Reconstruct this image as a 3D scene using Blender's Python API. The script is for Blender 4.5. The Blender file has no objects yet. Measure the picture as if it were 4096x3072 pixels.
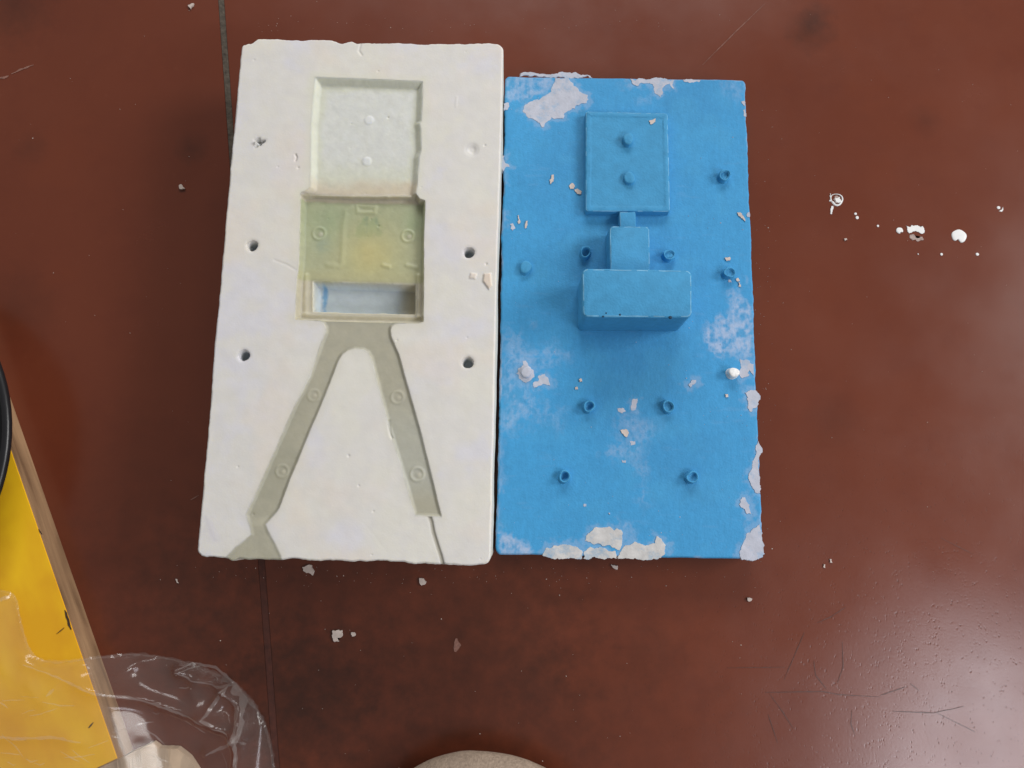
import bpy, bmesh, math, random
import numpy as np
from mathutils import Vector, Matrix

random.seed(7)
S = bpy.context.scene
C = S.collection

# ------------------------------------------------------------------ camera
CAM_H, PITCH, FPX = 0.625, 0.1681, 3076.0
cd = bpy.data.cameras.new('camera')
cd.sensor_width = 36.0
cd.lens = 36.0 * FPX / 4096.0
cd.clip_start = 0.02
cd.clip_end = 50
cam = bpy.data.objects.new('camera', cd)
C.objects.link(cam)
cam.location = (0, 0, CAM_H)
cam.rotation_euler = (PITCH, 0, 0)
S.camera = cam

# ------------------------------------------------------------------ light
w = bpy.data.worlds.new('World')
S.world = w
w.use_nodes = True
bg = w.node_tree.nodes['Background']
bg.inputs[0].default_value = (1.0, 0.98, 0.95, 1)
bg.inputs[1].default_value = 0.215

def area(name, loc, target, sx, sy, power, col):
    l = bpy.data.lights.new(name, 'AREA')
    l.shape = 'RECTANGLE'
    l.size, l.size_y = sx, sy
    l.energy = power
    l.color = col
    o = bpy.data.objects.new(name, l)
    C.objects.link(o)
    o.location = loc
    d = Vector(target) - Vector(loc)
    o.rotation_euler = d.to_track_quat('-Z', 'Y').to_euler()
    return o

area('window_light', (3.10, 0.70, 2.20), (0.0, 0.2, 0.0), 1.3, 1.1, 68, (1.0, 0.985, 0.96))
area('far_fill_light', (0.20, 2.85, 1.75), (0.0, 0.2, 0.0), 2.0, 0.9, 54, (1.0, 0.985, 0.965))  # added unseen soft lamp, makes brightness fall off toward the near side
area('doorway_light', (1.02, -0.55, 1.10), (0.36, -0.20, 0.0), 0.58, 0.44, 8.0, (0.93, 0.93, 1.0))

S.cycles.max_bounces = 6
S.cycles.diffuse_bounces = 3
S.cycles.glossy_bounces = 3
S.cycles.transparent_max_bounces = 8
S.view_settings.view_transform = 'Standard'
S.view_settings.look = 'None'
S.view_settings.exposure = 0.0
S.view_settings.gamma = 1.0
S.view_settings.use_curve_mapping = False

# ------------------------------------------------------------------ helpers
cP, sP = math.cos(PITCH), math.sin(PITCH)

def P(u, v, z=0.0):
    """photo pixel (4096 frame) -> world point on the level plane at height z"""
    x, y = (u - 2048.0) / FPX, -(v - 1536.0) / FPX
    d = (x, y * cP + sP, y * sP - cP)
    t = (z - CAM_H) / d[2]
    return Vector((d[0] * t, d[1] * t, z))

CR = {'1': (760, 100, 1300 / 2157), '2': (760, 1050, 1300 / 1685), '3': (1950, 250, 1150 / 2120),
      '4': (1950, 1050, 1150 / 1526), '6': (0, 2000, 1200 / 1857), '7': (2900, 400, 1196 / 1804),
      '8': (2700, 2100, 1396 / 2212), 'z': (1150, 700, 600 / 1531), 'h': (1200, 280, 550 / 1755),
      'f': (0, 0, 1), 'g': (2200, 950, 700 / 2212), 'p': (2250, 400, 700 / 1936), 'k': (1500, 2300, 900 / 1934),
      't': (0, 0, 1100 / 2028)}

def px(c, pts):
    ox, oy, s = CR[c]
    return [(ox + a * s, oy + b * s) for a, b in pts]

def sstep(a, b, x):
    t = np.clip((x - a) / (b - a), 0, 1)
    return t * t * (3 - 2 * t)

def vnoise(x, y, seed):
    rng = np.random.RandomState(seed)
    tab = rng.rand(256, 256)
    xi, yi = np.floor(x).astype(int), np.floor(y).astype(int)
    fx, fy = x - xi, y - yi
    fx, fy = fx * fx * (3 - 2 * fx), fy * fy * (3 - 2 * fy)
    a = tab[xi % 256, yi % 256]; b = tab[(xi + 1) % 256, yi % 256]
    c = tab[xi % 256, (yi + 1) % 256]; d = tab[(xi + 1) % 256, (yi + 1) % 256]
    return (a * (1 - fx) + b * fx) * (1 - fy) + (c * (1 - fx) + d * fx) * fy - 0.5

def fbm(x, y, scale, seed, octv=4):
    r = 0; a = 1.0
    for k in range(octv):
        r = r + a * vnoise(x / scale + 17.3 * k + 50, y / scale + 9.1 * k + 50, seed + k)
        scale *= 0.5; a *= 0.55
    return r

def poly_sdf(X, Y, poly, pad):
    """signed distance (negative inside), evaluated near the polygon only"""
    poly = np.array(poly, float)
    out = np.full(X.shape, 1.0)
    x0, y0 = poly.min(0) - pad; x1, y1 = poly.max(0) + pad
    m = (X > x0) & (X < x1) & (Y > y0) & (Y < y1)
    if not m.any():
        return out
    x, y = X[m], Y[m]
    d = np.full(x.shape, 1e9); ins = np.zeros(x.shape, bool)
    n = len(poly)
    for i in range(n):
        ax, ay = poly[i]; bx, by = poly[(i + 1) % n]
        ex, ey = bx - ax, by - ay
        t = np.clip(((x - ax) * ex + (y - ay) * ey) / (ex * ex + ey * ey + 1e-18), 0, 1)
        d = np.minimum(d, (x - ax - t * ex) ** 2 + (y - ay - t * ey) ** 2)
        c = ((ay > y) != (by > y))
        with np.errstate(divide='ignore', invalid='ignore'):
            xs = ax + (y - ay) * ex / (ey if ey != 0 else 1e-12)
        ins ^= c & (x < xs)
    d = np.sqrt(d)
    out[m] = np.where(ins, -d, d)
    return out

def line_dist(X, Y, pl):
    d = np.full(X.shape, 1e9)
    for (ax, ay), (bx, by) in zip(pl[:-1], pl[1:]):
        ex, ey = bx - ax, by - ay
        t = np.clip(((X - ax) * ex + (Y - ay) * ey) / (ex * ex + ey * ey + 1e-18), 0, 1)
        d = np.minimum(d, (X - ax - t * ex) ** 2 + (Y - ay - t * ey) ** 2)
    return np.sqrt(d)

def smooth_poly(pts, it=1):
    for _ in range(it):
        q = []
        n = len(pts)
        for i in range(n):
            a, b = pts[i], pts[(i + 1) % n]
            q.append((a[0] * .75 + b[0] * .25, a[1] * .75 + b[1] * .25))
            q.append((a[0] * .25 + b[0] * .75, a[1] * .25 + b[1] * .75))
        pts = q
    return pts

# ------------------------------------------------------------------ materials
def mat(name, color=(.5, .5, .5), rough=.6, attr=None, var=0.0, vscale=60, bump=0.0, bscale=400, bdist=.0004,
        coat=0.0, spec=.5, var2=None, detail=6):
    m = bpy.data.materials.new(name)
    m.use_nodes = True
    nt = m.node_tree; N = nt.nodes; L = nt.links
    b = N['Principled BSDF']
    b.inputs['Roughness'].default_value = rough
    b.inputs['Specular IOR Level'].default_value = spec
    b.inputs['Coat Weight'].default_value = coat
    tc = N.new('ShaderNodeTexCoord')
    if attr:
        src = N.new('ShaderNodeVertexColor'); src.layer_name = attr
        col = src.outputs[0]
    else:
        src = N.new('ShaderNodeRGB'); src.outputs[0].default_value = (*color, 1)
        col = src.outputs[0]
    if var:
        nz = N.new('ShaderNodeTexNoise'); nz.inputs['Scale'].default_value = vscale; nz.inputs['Detail'].default_value = detail
        L.new(tc.outputs['Object'], nz.inputs['Vector'])
        mr = N.new('ShaderNodeMapRange'); mr.inputs[1].default_value = .25; mr.inputs[2].default_value = .75
        mr.inputs[3].default_value = 1 - var; mr.inputs[4].default_value = 1 + var
        L.new(nz.outputs[0], mr.inputs[0])
        mx = N.new('ShaderNodeMix'); mx.data_type = 'RGBA'; mx.blend_type = 'MULTIPLY'; mx.inputs[0].default_value = 1
        L.new(col, mx.inputs[6]); L.new(mr.outputs[0], mx.inputs[7])
        col = mx.outputs[2]
    L.new(col, b.inputs['Base Color'])
    if bump:
        n2 = N.new('ShaderNodeTexNoise'); n2.inputs['Scale'].default_value = bscale; n2.inputs['Detail'].default_value = 5
        L.new(tc.outputs['Object'], n2.inputs['Vector'])
        bp = N.new('ShaderNodeBump'); bp.inputs['Strength'].default_value = bump; bp.inputs['Distance'].default_value = bdist
        L.new(n2.outputs[0], bp.inputs['Height']); L.new(bp.outputs[0], b.inputs['Normal'])
    return m

def sss(m, w_, sc):
    b = m.node_tree.nodes['Principled BSDF']
    b.inputs['Subsurface Weight'].default_value = w_; b.inputs['Subsurface Scale'].default_value = sc; b.inputs['Subsurface Radius'].default_value = (1, .9, .6)

M = {}
M['plaster'] = mat('plaster', attr='pig', rough=.9, var=.035, vscale=90, bump=.22, bscale=700, bdist=.0003, spec=.25)
M['cavity'] = mat('sealed_plaster', attr='pig', rough=.5, var=.06, vscale=160, bump=.25, bscale=420, bdist=.0004, spec=.4)
sss(M['cavity'], .7, .006); sss(M['plaster'], .25, .003)
M['blue'] = mat('blue_paint', attr='pig', rough=.62, var=.05, vscale=380, bump=.5, bscale=650, bdist=.0005, spec=.3)
M['bluepart'] = mat('blue_paint_parts', color=(.056, .302, .555), rough=.62, var=.10, vscale=140, bump=.6, bscale=600, bdist=.0005, spec=.3)
M['worn'] = mat('worn_highlit_blue_edge', color=(.16, .42, .64), rough=.6, var=.25, vscale=200)  # pale bevels: thin worn paint, with edge highlight put into the colour
M['flake'] = mat('plaster_residue', color=(.50, .52, .60), rough=.85, var=.10, vscale=150, bump=.5, bscale=500, bdist=.0005, spec=.25)
M['flakewarm'] = mat('plaster_residue_warm', color=(.58, .57, .56), rough=.85, var=.14, vscale=150, bump=.5, bscale=500, bdist=.0005, spec=.25)
def mottle(m, other, lo, hi, amt, scale):
    nt = m.node_tree; N = nt.nodes; L = nt.links; b = N['Principled BSDF']
    src = b.inputs['Base Color'].links[0].from_socket
    tc = N.new('ShaderNodeTexCoord'); n = N.new('ShaderNodeTexNoise'); n.inputs['Scale'].default_value = scale; n.inputs['Detail'].default_value = 7; n.inputs['Roughness'].default_value = .7
    L.new(tc.outputs['Object'], n.inputs['Vector'])
    mr = N.new('ShaderNodeMapRange'); mr.inputs[1].default_value = lo; mr.inputs[2].default_value = hi; mr.inputs[4].default_value = amt
    L.new(n.outputs[0], mr.inputs[0])
    mx = N.new('ShaderNodeMix'); mx.data_type = 'RGBA'; mx.inputs[7].default_value = (*other, 1)
    L.new(mr.outputs[0], mx.inputs[0]); L.new(src, mx.inputs[6]); L.new(mx.outputs[2], b.inputs['Base Color'])
mottle(M['flake'], (.18, .38, .60), .52, .66, .5, 110)
mottle(M['flakewarm'], (.24, .40, .56), .50, .66, .7, 90)
M['chip'] = mat('plaster_chip', color=(.62, .53, .48), rough=.85, var=.15, vscale=200, bump=.4, bscale=500, spec=.25)
M['drop'] = mat('white_paint', color=(.80, .80, .79), rough=.45, var=.04, vscale=300)
M['smear'] = mat('thin_white_smear', color=(.36, .27, .24), rough=.6, var=.35, vscale=500)
M['dark'] = mat('joint_dirt', color=(.085, .068, .052), rough=.9, var=.5, vscale=240, bump=.8, bscale=500, bdist=.001)
M['dark2'] = mat('joint_grime', color=(.070, .018, .010), rough=.7, var=.4, vscale=150)
M['scratch'] = mat('dark_scratch', color=(.080, .028, .018), rough=.4, var=.3, vscale=300)
M['scuff'] = mat('pale_scuff', color=(.25, .12, .09), rough=.7, var=.4, vscale=500)
M['mark'] = mat('dark_board_mark', color=(.05, .025, .012), rough=.7)
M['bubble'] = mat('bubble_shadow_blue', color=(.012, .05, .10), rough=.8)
M['black'] = mat('black_plastic', color=(.012, .012, .014), rough=.32, var=.2, vscale=60)
M['cloth'] = mat('beige_cloth', color=(.34, .26, .20), rough=.95, var=.25, vscale=500, bump=.9, bscale=900, bdist=.0008, spec=.1)
M['paper'] = mat('brown_card', color=(.50, .37, .26), rough=.8, var=.12, vscale=70, bump=.2, bscale=300)
M['speck'] = mat('plaster_dust', color=(.60, .50, .44), rough=.9)

# ------------------------------------------------------------------ object helpers
def link(name, me, material=None, parent=None, loc=None, rotz=None):
    o = bpy.data.objects.new(name, me)
    C.objects.link(o)
    if material is not None:
        me.materials.clear(); me.materials.append(material)
    if parent is not None:
        o.parent = parent
    if loc is not None:
        o.location = loc
    if rotz is not None:
        o.rotation_euler = (0, 0, rotz)
    return o

def tag(o, label, cat, group=None):
    o['label'] = label; o['category'] = cat
    if group:
        o['group'] = group
    return o

def empty(name, loc=(0, 0, 0), rotz=0.0):
    o = bpy.data.objects.new(name, None)
    o.empty_display_size = .02
    C.objects.link(o); o.location = loc; o.rotation_euler = (0, 0, rotz)
    return o

def mesh_np(name, V, F, pig=None, smooth=True):
    """V (n,3), F (m,4) arrays -> mesh"""
    me = bpy.data.meshes.new(name)
    me.vertices.add(len(V)); me.vertices.foreach_set('co', np.asarray(V, np.float32).ravel())
    F = np.asarray(F, np.int32)
    me.loops.add(F.size); me.loops.foreach_set('vertex_index', F.ravel())
    me.polygons.add(len(F)); me.polygons.foreach_set('loop_start', np.arange(0, F.size, F.shape[1], dtype=np.int32))
    me.update(calc_edges=True)
    me.polygons.foreach_set('use_smooth', np.full(len(F), smooth))
    if pig is not None:
        a = me.color_attributes.new('pig', 'FLOAT_COLOR', 'POINT')
        a.data.foreach_set('color', np.c_[pig, np.ones(len(pig))].astype(np.float32).ravel())
    me.validate()
    return me

def bm_mesh(name, bm, smooth=False):
    bmesh.ops.recalc_face_normals(bm, faces=bm.faces)
    me = bpy.data.meshes.new(name)
    bm.to_mesh(me); bm.free()
    if smooth:
        me.polygons.foreach_set('use_smooth', np.full(len(me.polygons), True))
    return me

def flake_mesh(name, pts, z0, thick, jit=.0004, step=.0012, seed=0, dome=0.0):
    """irregular thin chip from an outline given in metres"""
    rnd = random.Random(seed)
    def split(a, b):
        L_ = (b - a).length
        if L_ < step: return [a]
        d = (b - a); nrm = Vector((-d.y, d.x)) / L_
        m = a.lerp(b, rnd.uniform(.4, .6)) + nrm * rnd.gauss(0, 1) * min(L_ * .11, jit * 2.6)
        return split(a, m) + split(m, b)
    out = []
    n = len(pts)
    for i in range(n):
        out += [(p.x, p.y) for p in split(Vector(pts[i]), Vector(pts[(i + 1) % n]))]
    cx_ = sum(p[0] for p in out) / len(out); cy_ = sum(p[1] for p in out) / len(out)
    bm = bmesh.new()
    lo = [bm.verts.new((x, y, z0)) for x, y in out]
    hi = [bm.verts.new((x + (cx_ - x) * .03, y + (cy_ - y) * .03, z0 + thick * (1 + .12 * math.sin(x * 300 + y * 190)))) for x, y in out]
    m = len(out)
    for i in range(m):
        bm.faces.new((lo[i], lo[(i + 1) % m], hi[(i + 1) % m], hi[i]))
    f = bm.faces.new(hi)
    g = bm.faces.new(lo[::-1])
    r = bmesh.ops.triangulate(bm, faces=[f, g])
    return bm_mesh(name, bm)

def ring_shape(w, h, r, n=6):
    pts = []
    r = min(r, w / 2 - 1e-5, h / 2 - 1e-5)
    for cx_, cy_, a0 in ((w / 2 - r, h / 2 - r, 0), (-w / 2 + r, h / 2 - r, 90), (-w / 2 + r, -h / 2 + r, 180), (w / 2 - r, -h / 2 + r, 270)):
        for k in range(n):
            a = math.radians(a0 + 90 * k / (n - 1))
            pts.append((cx_ + r * math.cos(a), cy_ + r * math.sin(a)))
    return pts

def loft(name, rings, jit=0.0, seed=0, smooth=False, subdiv_top=True):
    """rings: list of lists of xyz (same count) -> closed top"""
    rnd = random.Random(seed)
    bm = bmesh.new()
    rv = [[bm.verts.new((x + rnd.uniform(-jit, jit), y + rnd.uniform(-jit, jit), z + rnd.uniform(-jit, jit))) for x, y, z in r] for r in rings]
    n = len(rings[0])
    for a, b in zip(rv[:-1], rv[1:]):
        for i in range(n):
            bm.faces.new((a[i], a[(i + 1) % n], b[(i + 1) % n], b[i]))
    bm.faces.new(rv[-1])
    return bm_mesh(name, bm, smooth)

# ------------------------------------------------------------------ table
def table_material():
    m = bpy.data.materials.new('red_brown_tabletop')
    m.use_nodes = True
    nt = m.node_tree; N = nt.nodes; L = nt.links
    b = N['Principled BSDF']
    tc = N.new('ShaderNodeTexCoord'); geo = tc.outputs['Object']
    def noise(scale, detail=5, rough=.6, sx=None):
        n = N.new('ShaderNodeTexNoise'); n.inputs['Scale'].default_value = scale
        n.inputs['Detail'].default_value = detail; n.inputs['Roughness'].default_value = rough
        if sx:
            mp = N.new('ShaderNodeMapping'); mp.inputs['Scale'].default_value = sx
            L.new(geo, mp.inputs[0]); L.new(mp.outputs[0], n.inputs['Vector'])
        else:
            L.new(geo, n.inputs['Vector'])
        return n.outputs[0]
    def ramp(inp, lo, hi, a, c):
        r = N.new('ShaderNodeMapRange'); r.inputs[1].default_value = lo; r.inputs[2].default_value = hi
        r.inputs[3].default_value = a; r.inputs[4].default_value = c
        L.new(inp, r.inputs[0]); return r.outputs[0]
    def mix(f, a, c, mode='MIX'):
        x = N.new('ShaderNodeMix'); x.data_type = 'RGBA'; x.blend_type = mode
        if isinstance(f, (int, float)): x.inputs[0].default_value = f
        else: L.new(f, x.inputs[0])
        for i, v in ((6, a), (7, c)):
            if isinstance(v, tuple): x.inputs[i].default_value = (*v, 1)
            else: L.new(v, x.inputs[i])
        return x.outputs[2]
    def math_(op, a, c):
        x = N.new('ShaderNodeMath'); x.operation = op; x.use_clamp = False
        for i, v in ((0, a), (1, c)):
            if isinstance(v, (int, float)): x.inputs[i].default_value = v
            else: L.new(v, x.inputs[i])
        return x.outputs[0]
    col = mix(ramp(noise(4.5, 4), .35, .65, 0, 1), (.136, .0310, .0140), (.154, .0370, .0172))
    col = mix(ramp(noise(26, 6, .65), .50, .78, 0, .25), col, (.095, .019, .011))
    col = mix(ramp(noise(11, 3), .58, .72, 0, .35), col, (.165, .037, .014))
    col = mix(ramp(noise(150, 4), .62, .75, 0, .22), col, (.19, .055, .03))
    # soft dark stains on the wood; broad ones near the viewer also paint in shade
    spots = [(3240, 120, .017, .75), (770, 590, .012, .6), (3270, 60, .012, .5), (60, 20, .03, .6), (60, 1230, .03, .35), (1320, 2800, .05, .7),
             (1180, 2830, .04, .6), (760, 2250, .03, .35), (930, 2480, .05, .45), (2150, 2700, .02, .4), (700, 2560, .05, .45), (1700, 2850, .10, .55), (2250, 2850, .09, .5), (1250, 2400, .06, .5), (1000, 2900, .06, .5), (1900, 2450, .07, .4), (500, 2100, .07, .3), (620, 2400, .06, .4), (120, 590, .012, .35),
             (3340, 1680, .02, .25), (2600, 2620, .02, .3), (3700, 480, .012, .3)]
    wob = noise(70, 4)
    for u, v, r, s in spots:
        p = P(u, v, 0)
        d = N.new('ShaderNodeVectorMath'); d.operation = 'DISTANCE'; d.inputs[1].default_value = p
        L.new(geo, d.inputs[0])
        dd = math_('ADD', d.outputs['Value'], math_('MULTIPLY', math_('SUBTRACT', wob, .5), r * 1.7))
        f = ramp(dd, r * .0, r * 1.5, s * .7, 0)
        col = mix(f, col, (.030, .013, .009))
    BASECOL = col
    L.new(ramp(noise(14, 5), .3, .7, .20, .28), b.inputs['Roughness'])
    b.inputs['Specular IOR Level'].default_value = .5
    # worn, pitted lacquer: strongest in the lower right corner of the table
    pc = P(3900, 2900, 0)
    d = N.new('ShaderNodeVectorMath'); d.operation = 'DISTANCE'; d.inputs[1].default_value = pc
    L.new(geo, d.inputs[0])
    wear = ramp(d.outputs['Value'], .06, .30, 1, .05)
    vo = N.new('ShaderNodeTexVoronoi'); vo.inputs['Scale'].default_value = 420
    mp = N.new('ShaderNodeMapping'); mp.inputs['Scale'].default_value = (1, .7, 1); mp.inputs['Rotation'].default_value = (0, 0, .5)
    L.new(geo, mp.inputs[0]); L.new(mp.outputs[0], vo.inputs['Vector'])
    pit = math_('MULTIPLY', ramp(vo.outputs['Distance'], .08, .36, 0, 1), 1.0)
    pitn = ramp(noise(120, 3), .45, .62, 0, 1)
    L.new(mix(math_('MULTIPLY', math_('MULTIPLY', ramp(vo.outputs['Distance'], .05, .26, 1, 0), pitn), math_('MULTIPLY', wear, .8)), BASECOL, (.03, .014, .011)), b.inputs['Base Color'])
    hgt = math_('ADD', math_('SUBTRACT', 1.0, math_('MULTIPLY', math_('SUBTRACT', 1.0, pit), pitn)), math_('MULTIPLY', noise(560, 4), .45))
    bp = N.new('ShaderNodeBump'); bp.inputs['Distance'].default_value = .0005
    L.new(math_('MULTIPLY', wear, .15), bp.inputs['Strength'])
    L.new(hgt, bp.inputs['Height']); L.new(bp.outputs[0], b.inputs['Normal'])
    return m

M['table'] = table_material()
table = empty('table_top'); table['kind'] = 'structure'
g0, g1 = P(884, 0), P(1085, 2800)
gd = (g1 - g0).normalized(); gn = Vector((gd.y, -gd.x, 0)) * -1      # points right
if gn.x < 0: gn = -gn
far0, far1 = g0 - gd * .6, g1 + gd * .5

def slab(name, quad, z0, z1, material, parent):
    bm = bmesh.new()
    lo = [bm.verts.new((p.x, p.y, z0)) for p in quad]; hi = [bm.verts.new((p.x, p.y, z1)) for p in quad]
    for i in range(4):
        bm.faces.new((lo[i], lo[(i + 1) % 4], hi[(i + 1) % 4], hi[i]))
    top = bm.faces.new(hi); bm.faces.new(lo[::-1])
    bmesh.ops.bevel(bm, geom=[e for e in top.edges], offset=.0003, segments=2, affect='EDGES')
    return link(name, bm_mesh(name, bm), material, parent)

hw = .0027
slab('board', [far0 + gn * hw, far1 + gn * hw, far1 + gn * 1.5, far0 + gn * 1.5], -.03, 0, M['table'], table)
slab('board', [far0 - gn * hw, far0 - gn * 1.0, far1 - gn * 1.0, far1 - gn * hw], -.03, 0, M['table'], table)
jm = g0.lerp(g1, .45); jw = gn * (hw - .0001)
slab('joint_filler', [far0 - jw, jm - jw, jm + jw, far0 + jw], -.02, -.0001, M['dark'], table)
slab('joint_filler', [jm - jw, far1 - jw, far1 + jw, jm + jw], -.02, -.00005, M['dark2'], table)

def up(me):
    me.update()
    if sum(p.normal.z for p in me.polygons) < 0: me.flip_normals()

def strip(name, pts, width, z, material, parent, seed=0):
    rnd = random.Random(seed)
    P3 = []
    for a, b in zip(pts[:-1], pts[1:]):
        k = max(2, int((b - a).length / .003))
        for j in range(k):
            P3.append(a.lerp(b, j / k))
    P3.append(pts[-1])
    bm = bmesh.new(); prev = None
    for i, p in enumerate(P3):
        d = (P3[min(i + 1, len(P3) - 1)] - P3[max(i - 1, 0)]).normalized()
        nn = Vector((-d.y, d.x, 0))
        t = i / (len(P3) - 1)
        ww = width * (.25 + .75 * math.sin(math.pi * min(max(t, .02), .98)) ** .5) * rnd.uniform(.5, 1.1) / 2
        off = nn * rnd.uniform(-.15, .15) * width
        a = bm.verts.new((p.x + nn.x * ww + off.x, p.y + nn.y * ww + off.y, z))
        c = bm.verts.new((p.x - nn.x * ww + off.x, p.y - nn.y * ww + off.y, z))
        if prev: bm.faces.new((prev[0], prev[1], c, a))
        prev = (a, c)
    me = bm_mesh(name, bm); up(me)
    return link(name, me, material, parent)

def tpts(c, pts): return [P(u, v, 0) for u, v in px(c, pts)]
for i, (c, pts, wd) in enumerate([
        ('8', [(570, 1060), (930, 1055), (1050, 1075), (1300, 1090)], .0006), ('8', [(1300, 1080), (1460, 1025)], .0007), ('8', [(1380, 1180), (1640, 1190), (1830, 1150)], .0008),
        ('8', [(600, 1070), (680, 1180), (750, 1290)], .0005), ('8', [(690, 980), (760, 820), (820, 680)], .0005), ('8', [(1030, 1000), (1065, 900), (1060, 740)], .0006),
        ('8', [(330, 905), (700, 900)], .0004), ('8', [(1660, 1190), (1900, 1310)], .0007), ('8', [(1490, 1005), (1550, 1050)], .0008), ('8', [(1120, 1170), (1115, 1260), (1140, 1330)], .0006),
        ('8', [(900, 620), (990, 580), (1080, 520)], .0005), ('8', [(590, 1200), (650, 1380)], .0006), ('8', [(880, 860), (890, 950), (960, 1040)], .0007), ('8', [(1680, 80), (1900, 190)], .0004)]):
    strip('scratch', tpts(c, pts), wd, .00025, M['scratch'], table, i)
for i, (c, pts, wd) in enumerate([('t', [(85, 548), (150, 515), (250, 480)], .0020), ('t', [(-20, 580), (30, 575), (65, 560)], .0026), ('f', [(3060, 15), (2940, 130), (2810, 260)], .0006),
                                  ('k', [(695, 545), (705, 600), (690, 660)], .006), ('6', [(1205 - 1205 + 1180, 0), (1230, -30)], .001)]):
    strip('scuff', tpts(c, pts), wd, .0003, M['scuff'], table, 40 + i)

def drop_mesh(r, h, seed, notch=None):
    """low rounded blob of dried paint"""
    rnd = random.Random(seed)
    n = 22; bm = bmesh.new()
    ph = [rnd.uniform(0, 6.28) for _ in range(3)]
    rings = []
    for fr, fz in ((1, 0), (.97, .55), (.85, .9), (.5, 1.0)):
        ring = []
        for k in range(n):
            a = 2 * math.pi * k / n
            rr = r * fr * (1 + .04 * math.sin(2 * a + ph[0]) + .03 * math.sin(5 * a + ph[1]))
            if notch is not None:
                da = (a - notch + math.pi) % (2 * math.pi) - math.pi
                rr *= 1 - .55 * math.exp(-(da / .28) ** 2)
            ring.append(bm.verts.new((rr * math.cos(a), rr * math.sin(a), h * fz)))
        rings.append(ring)
    for a, b in zip(rings[:-1], rings[1:]):
        for k in range(n): bm.faces.new((a[k], a[(k + 1) % n], b[(k + 1) % n], b[k]))
    bm.faces.new(rings[-1])
    return bm_mesh('paint_drop', bm, True)

PXM = CAM_H / FPX * 1.02      # metres per photo pixel on the table
for i, (x, y, r, nt_) in enumerate([(797, 710, 10, None), (787, 687, 8, None), (922, 760, 7, None), (1053, 788, 20, 5.2), (1412, 822, 43, 4.35), (1165, 930, 4, None),
                                    (1306, 931, 8, None), (1522, 931, 9.5, None), (1650, 650, 10, None), (640, 684, 6, None)]):
    u, v = px('7', [(x, y)])[0]
    link('paint_drop', drop_mesh(r * CR['7'][2] * PXM * 1.05, .0006 if r > 15 else .0004, i, nt_), M['drop'], table, P(u, v, .0001))
def flat_on(c, pts, z, thick, name, material, parent, seed, smooth=0, jit=.0003):
    q = [tuple(P(u, v, 0))[:2] for u, v in px(c, pts)]
    if smooth: q = smooth_poly(q, smooth)
    return link(name, flake_mesh(name, q, z, thick, jit, .001, seed), material, parent)
flat_on('7', [(1090, 757), (1115, 768), (1140, 760), (1180, 768), (1192, 760), (1205, 790), (1195, 805), (1170, 800), (1150, 790), (1130, 795), (1110, 805), (1100, 795)], .0001, .0004, 'paint_drop', M['drop'], table, 3)
flat_on('7', [(1112, 815), (1140, 812), (1150, 830), (1190, 825), (1200, 845), (1170, 853), (1130, 848), (1115, 835)], .0001, .0002, 'paint_smear', M['smear'], table, 4)
flat_on('7', [(1650, 670), (1668, 662), (1675, 645), (1678, 660), (1668, 675)], .0001, .0003, 'paint_drop', M['drop'], table, 5)
# dried ring of paint with a tail
def ring_drop():
    u, v = px('7', [(674, 601)])[0]; c = P(u, v, .0001)
    s = CR['7'][2] * PXM
    bm = bmesh.new(); n = 30; rows = []
    for k in range(n):
        a = 2 * math.pi * k / n
        w0 = 7 + 3 * math.sin(a * 2 + 1) + (7 if 3.6 < a < 5.9 else 0)
        rr = 41 + 2.5 * math.sin(3 * a)
        rows.append([bm.verts.new(((rr + d) * s * math.cos(a), (rr + d) * s * math.sin(a), z)) for d, z in ((0, 0), (-w0 * .3, .0005), (-w0 * .8, .0005), (-w0, 0))])
    for k in range(n):
        a, b = rows[k], rows[(k + 1) % n]
        for j in range(3): bm.faces.new((a[j], a[j + 1], b[j + 1], b[j]))
    o = link('paint_ring', bm_mesh('paint_ring', bm, True), M['drop'], table, c)
    bm = bmesh.new(); n = 14
    vs = [bm.verts.new((18 * s * math.cos(6.283 * k / n) * (1 + .25 * math.sin(3 * k)), 26 * s * math.sin(6.283 * k / n), .0003)) for k in range(n)]
    bm.faces.new(vs)
    link('paint_smear', bm_mesh('paint_smear', bm), M['smear'], table, c)
    flat_on('7', [(642, 640), (655, 640), (652, 660), (645, 680), (638, 680)], .0001, .0004, 'paint_drop', M['drop'], table, 9)
    flat_on('7', [(660, 590), (690, 585), (700, 610), (685, 625), (668, 615)], .0004, .0003, 'paint_drop', M['drop'], table, 11)
    flat_on('7', [(627, 610), (633, 565), (638, 565), (635, 615)], .0001, .0003, 'paint_drop', M['drop'], table, 12)
ring_drop()

# ------------------------------------------------------------------ mould halves
BW, BH = .2049, .3986
WZ, BZ = CAM_H - .5465, CAM_H - .600

class Frame:
    def __init__(self, x, y, a, z):
        self.x, self.y, self.a, self.z = x, y, a, z
        self.c, self.s = math.cos(a), math.sin(a)
    def loc(self, u, v, z=None):
        p = P(u, v, self.z if z is None else z)
        dx, dy = p.x - self.x, p.y - self.y
        return (dx * self.c + dy * self.s, -dx * self.s + dy * self.c)
    def poly(self, c, pts, z=None):
        return [self.loc(u, v, z) for u, v in px(c, pts)]

FW = Frame(-.1129, .1662, -.0213, WZ)
FB = Frame(.0927, .1667, -.0167, BZ)

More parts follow.
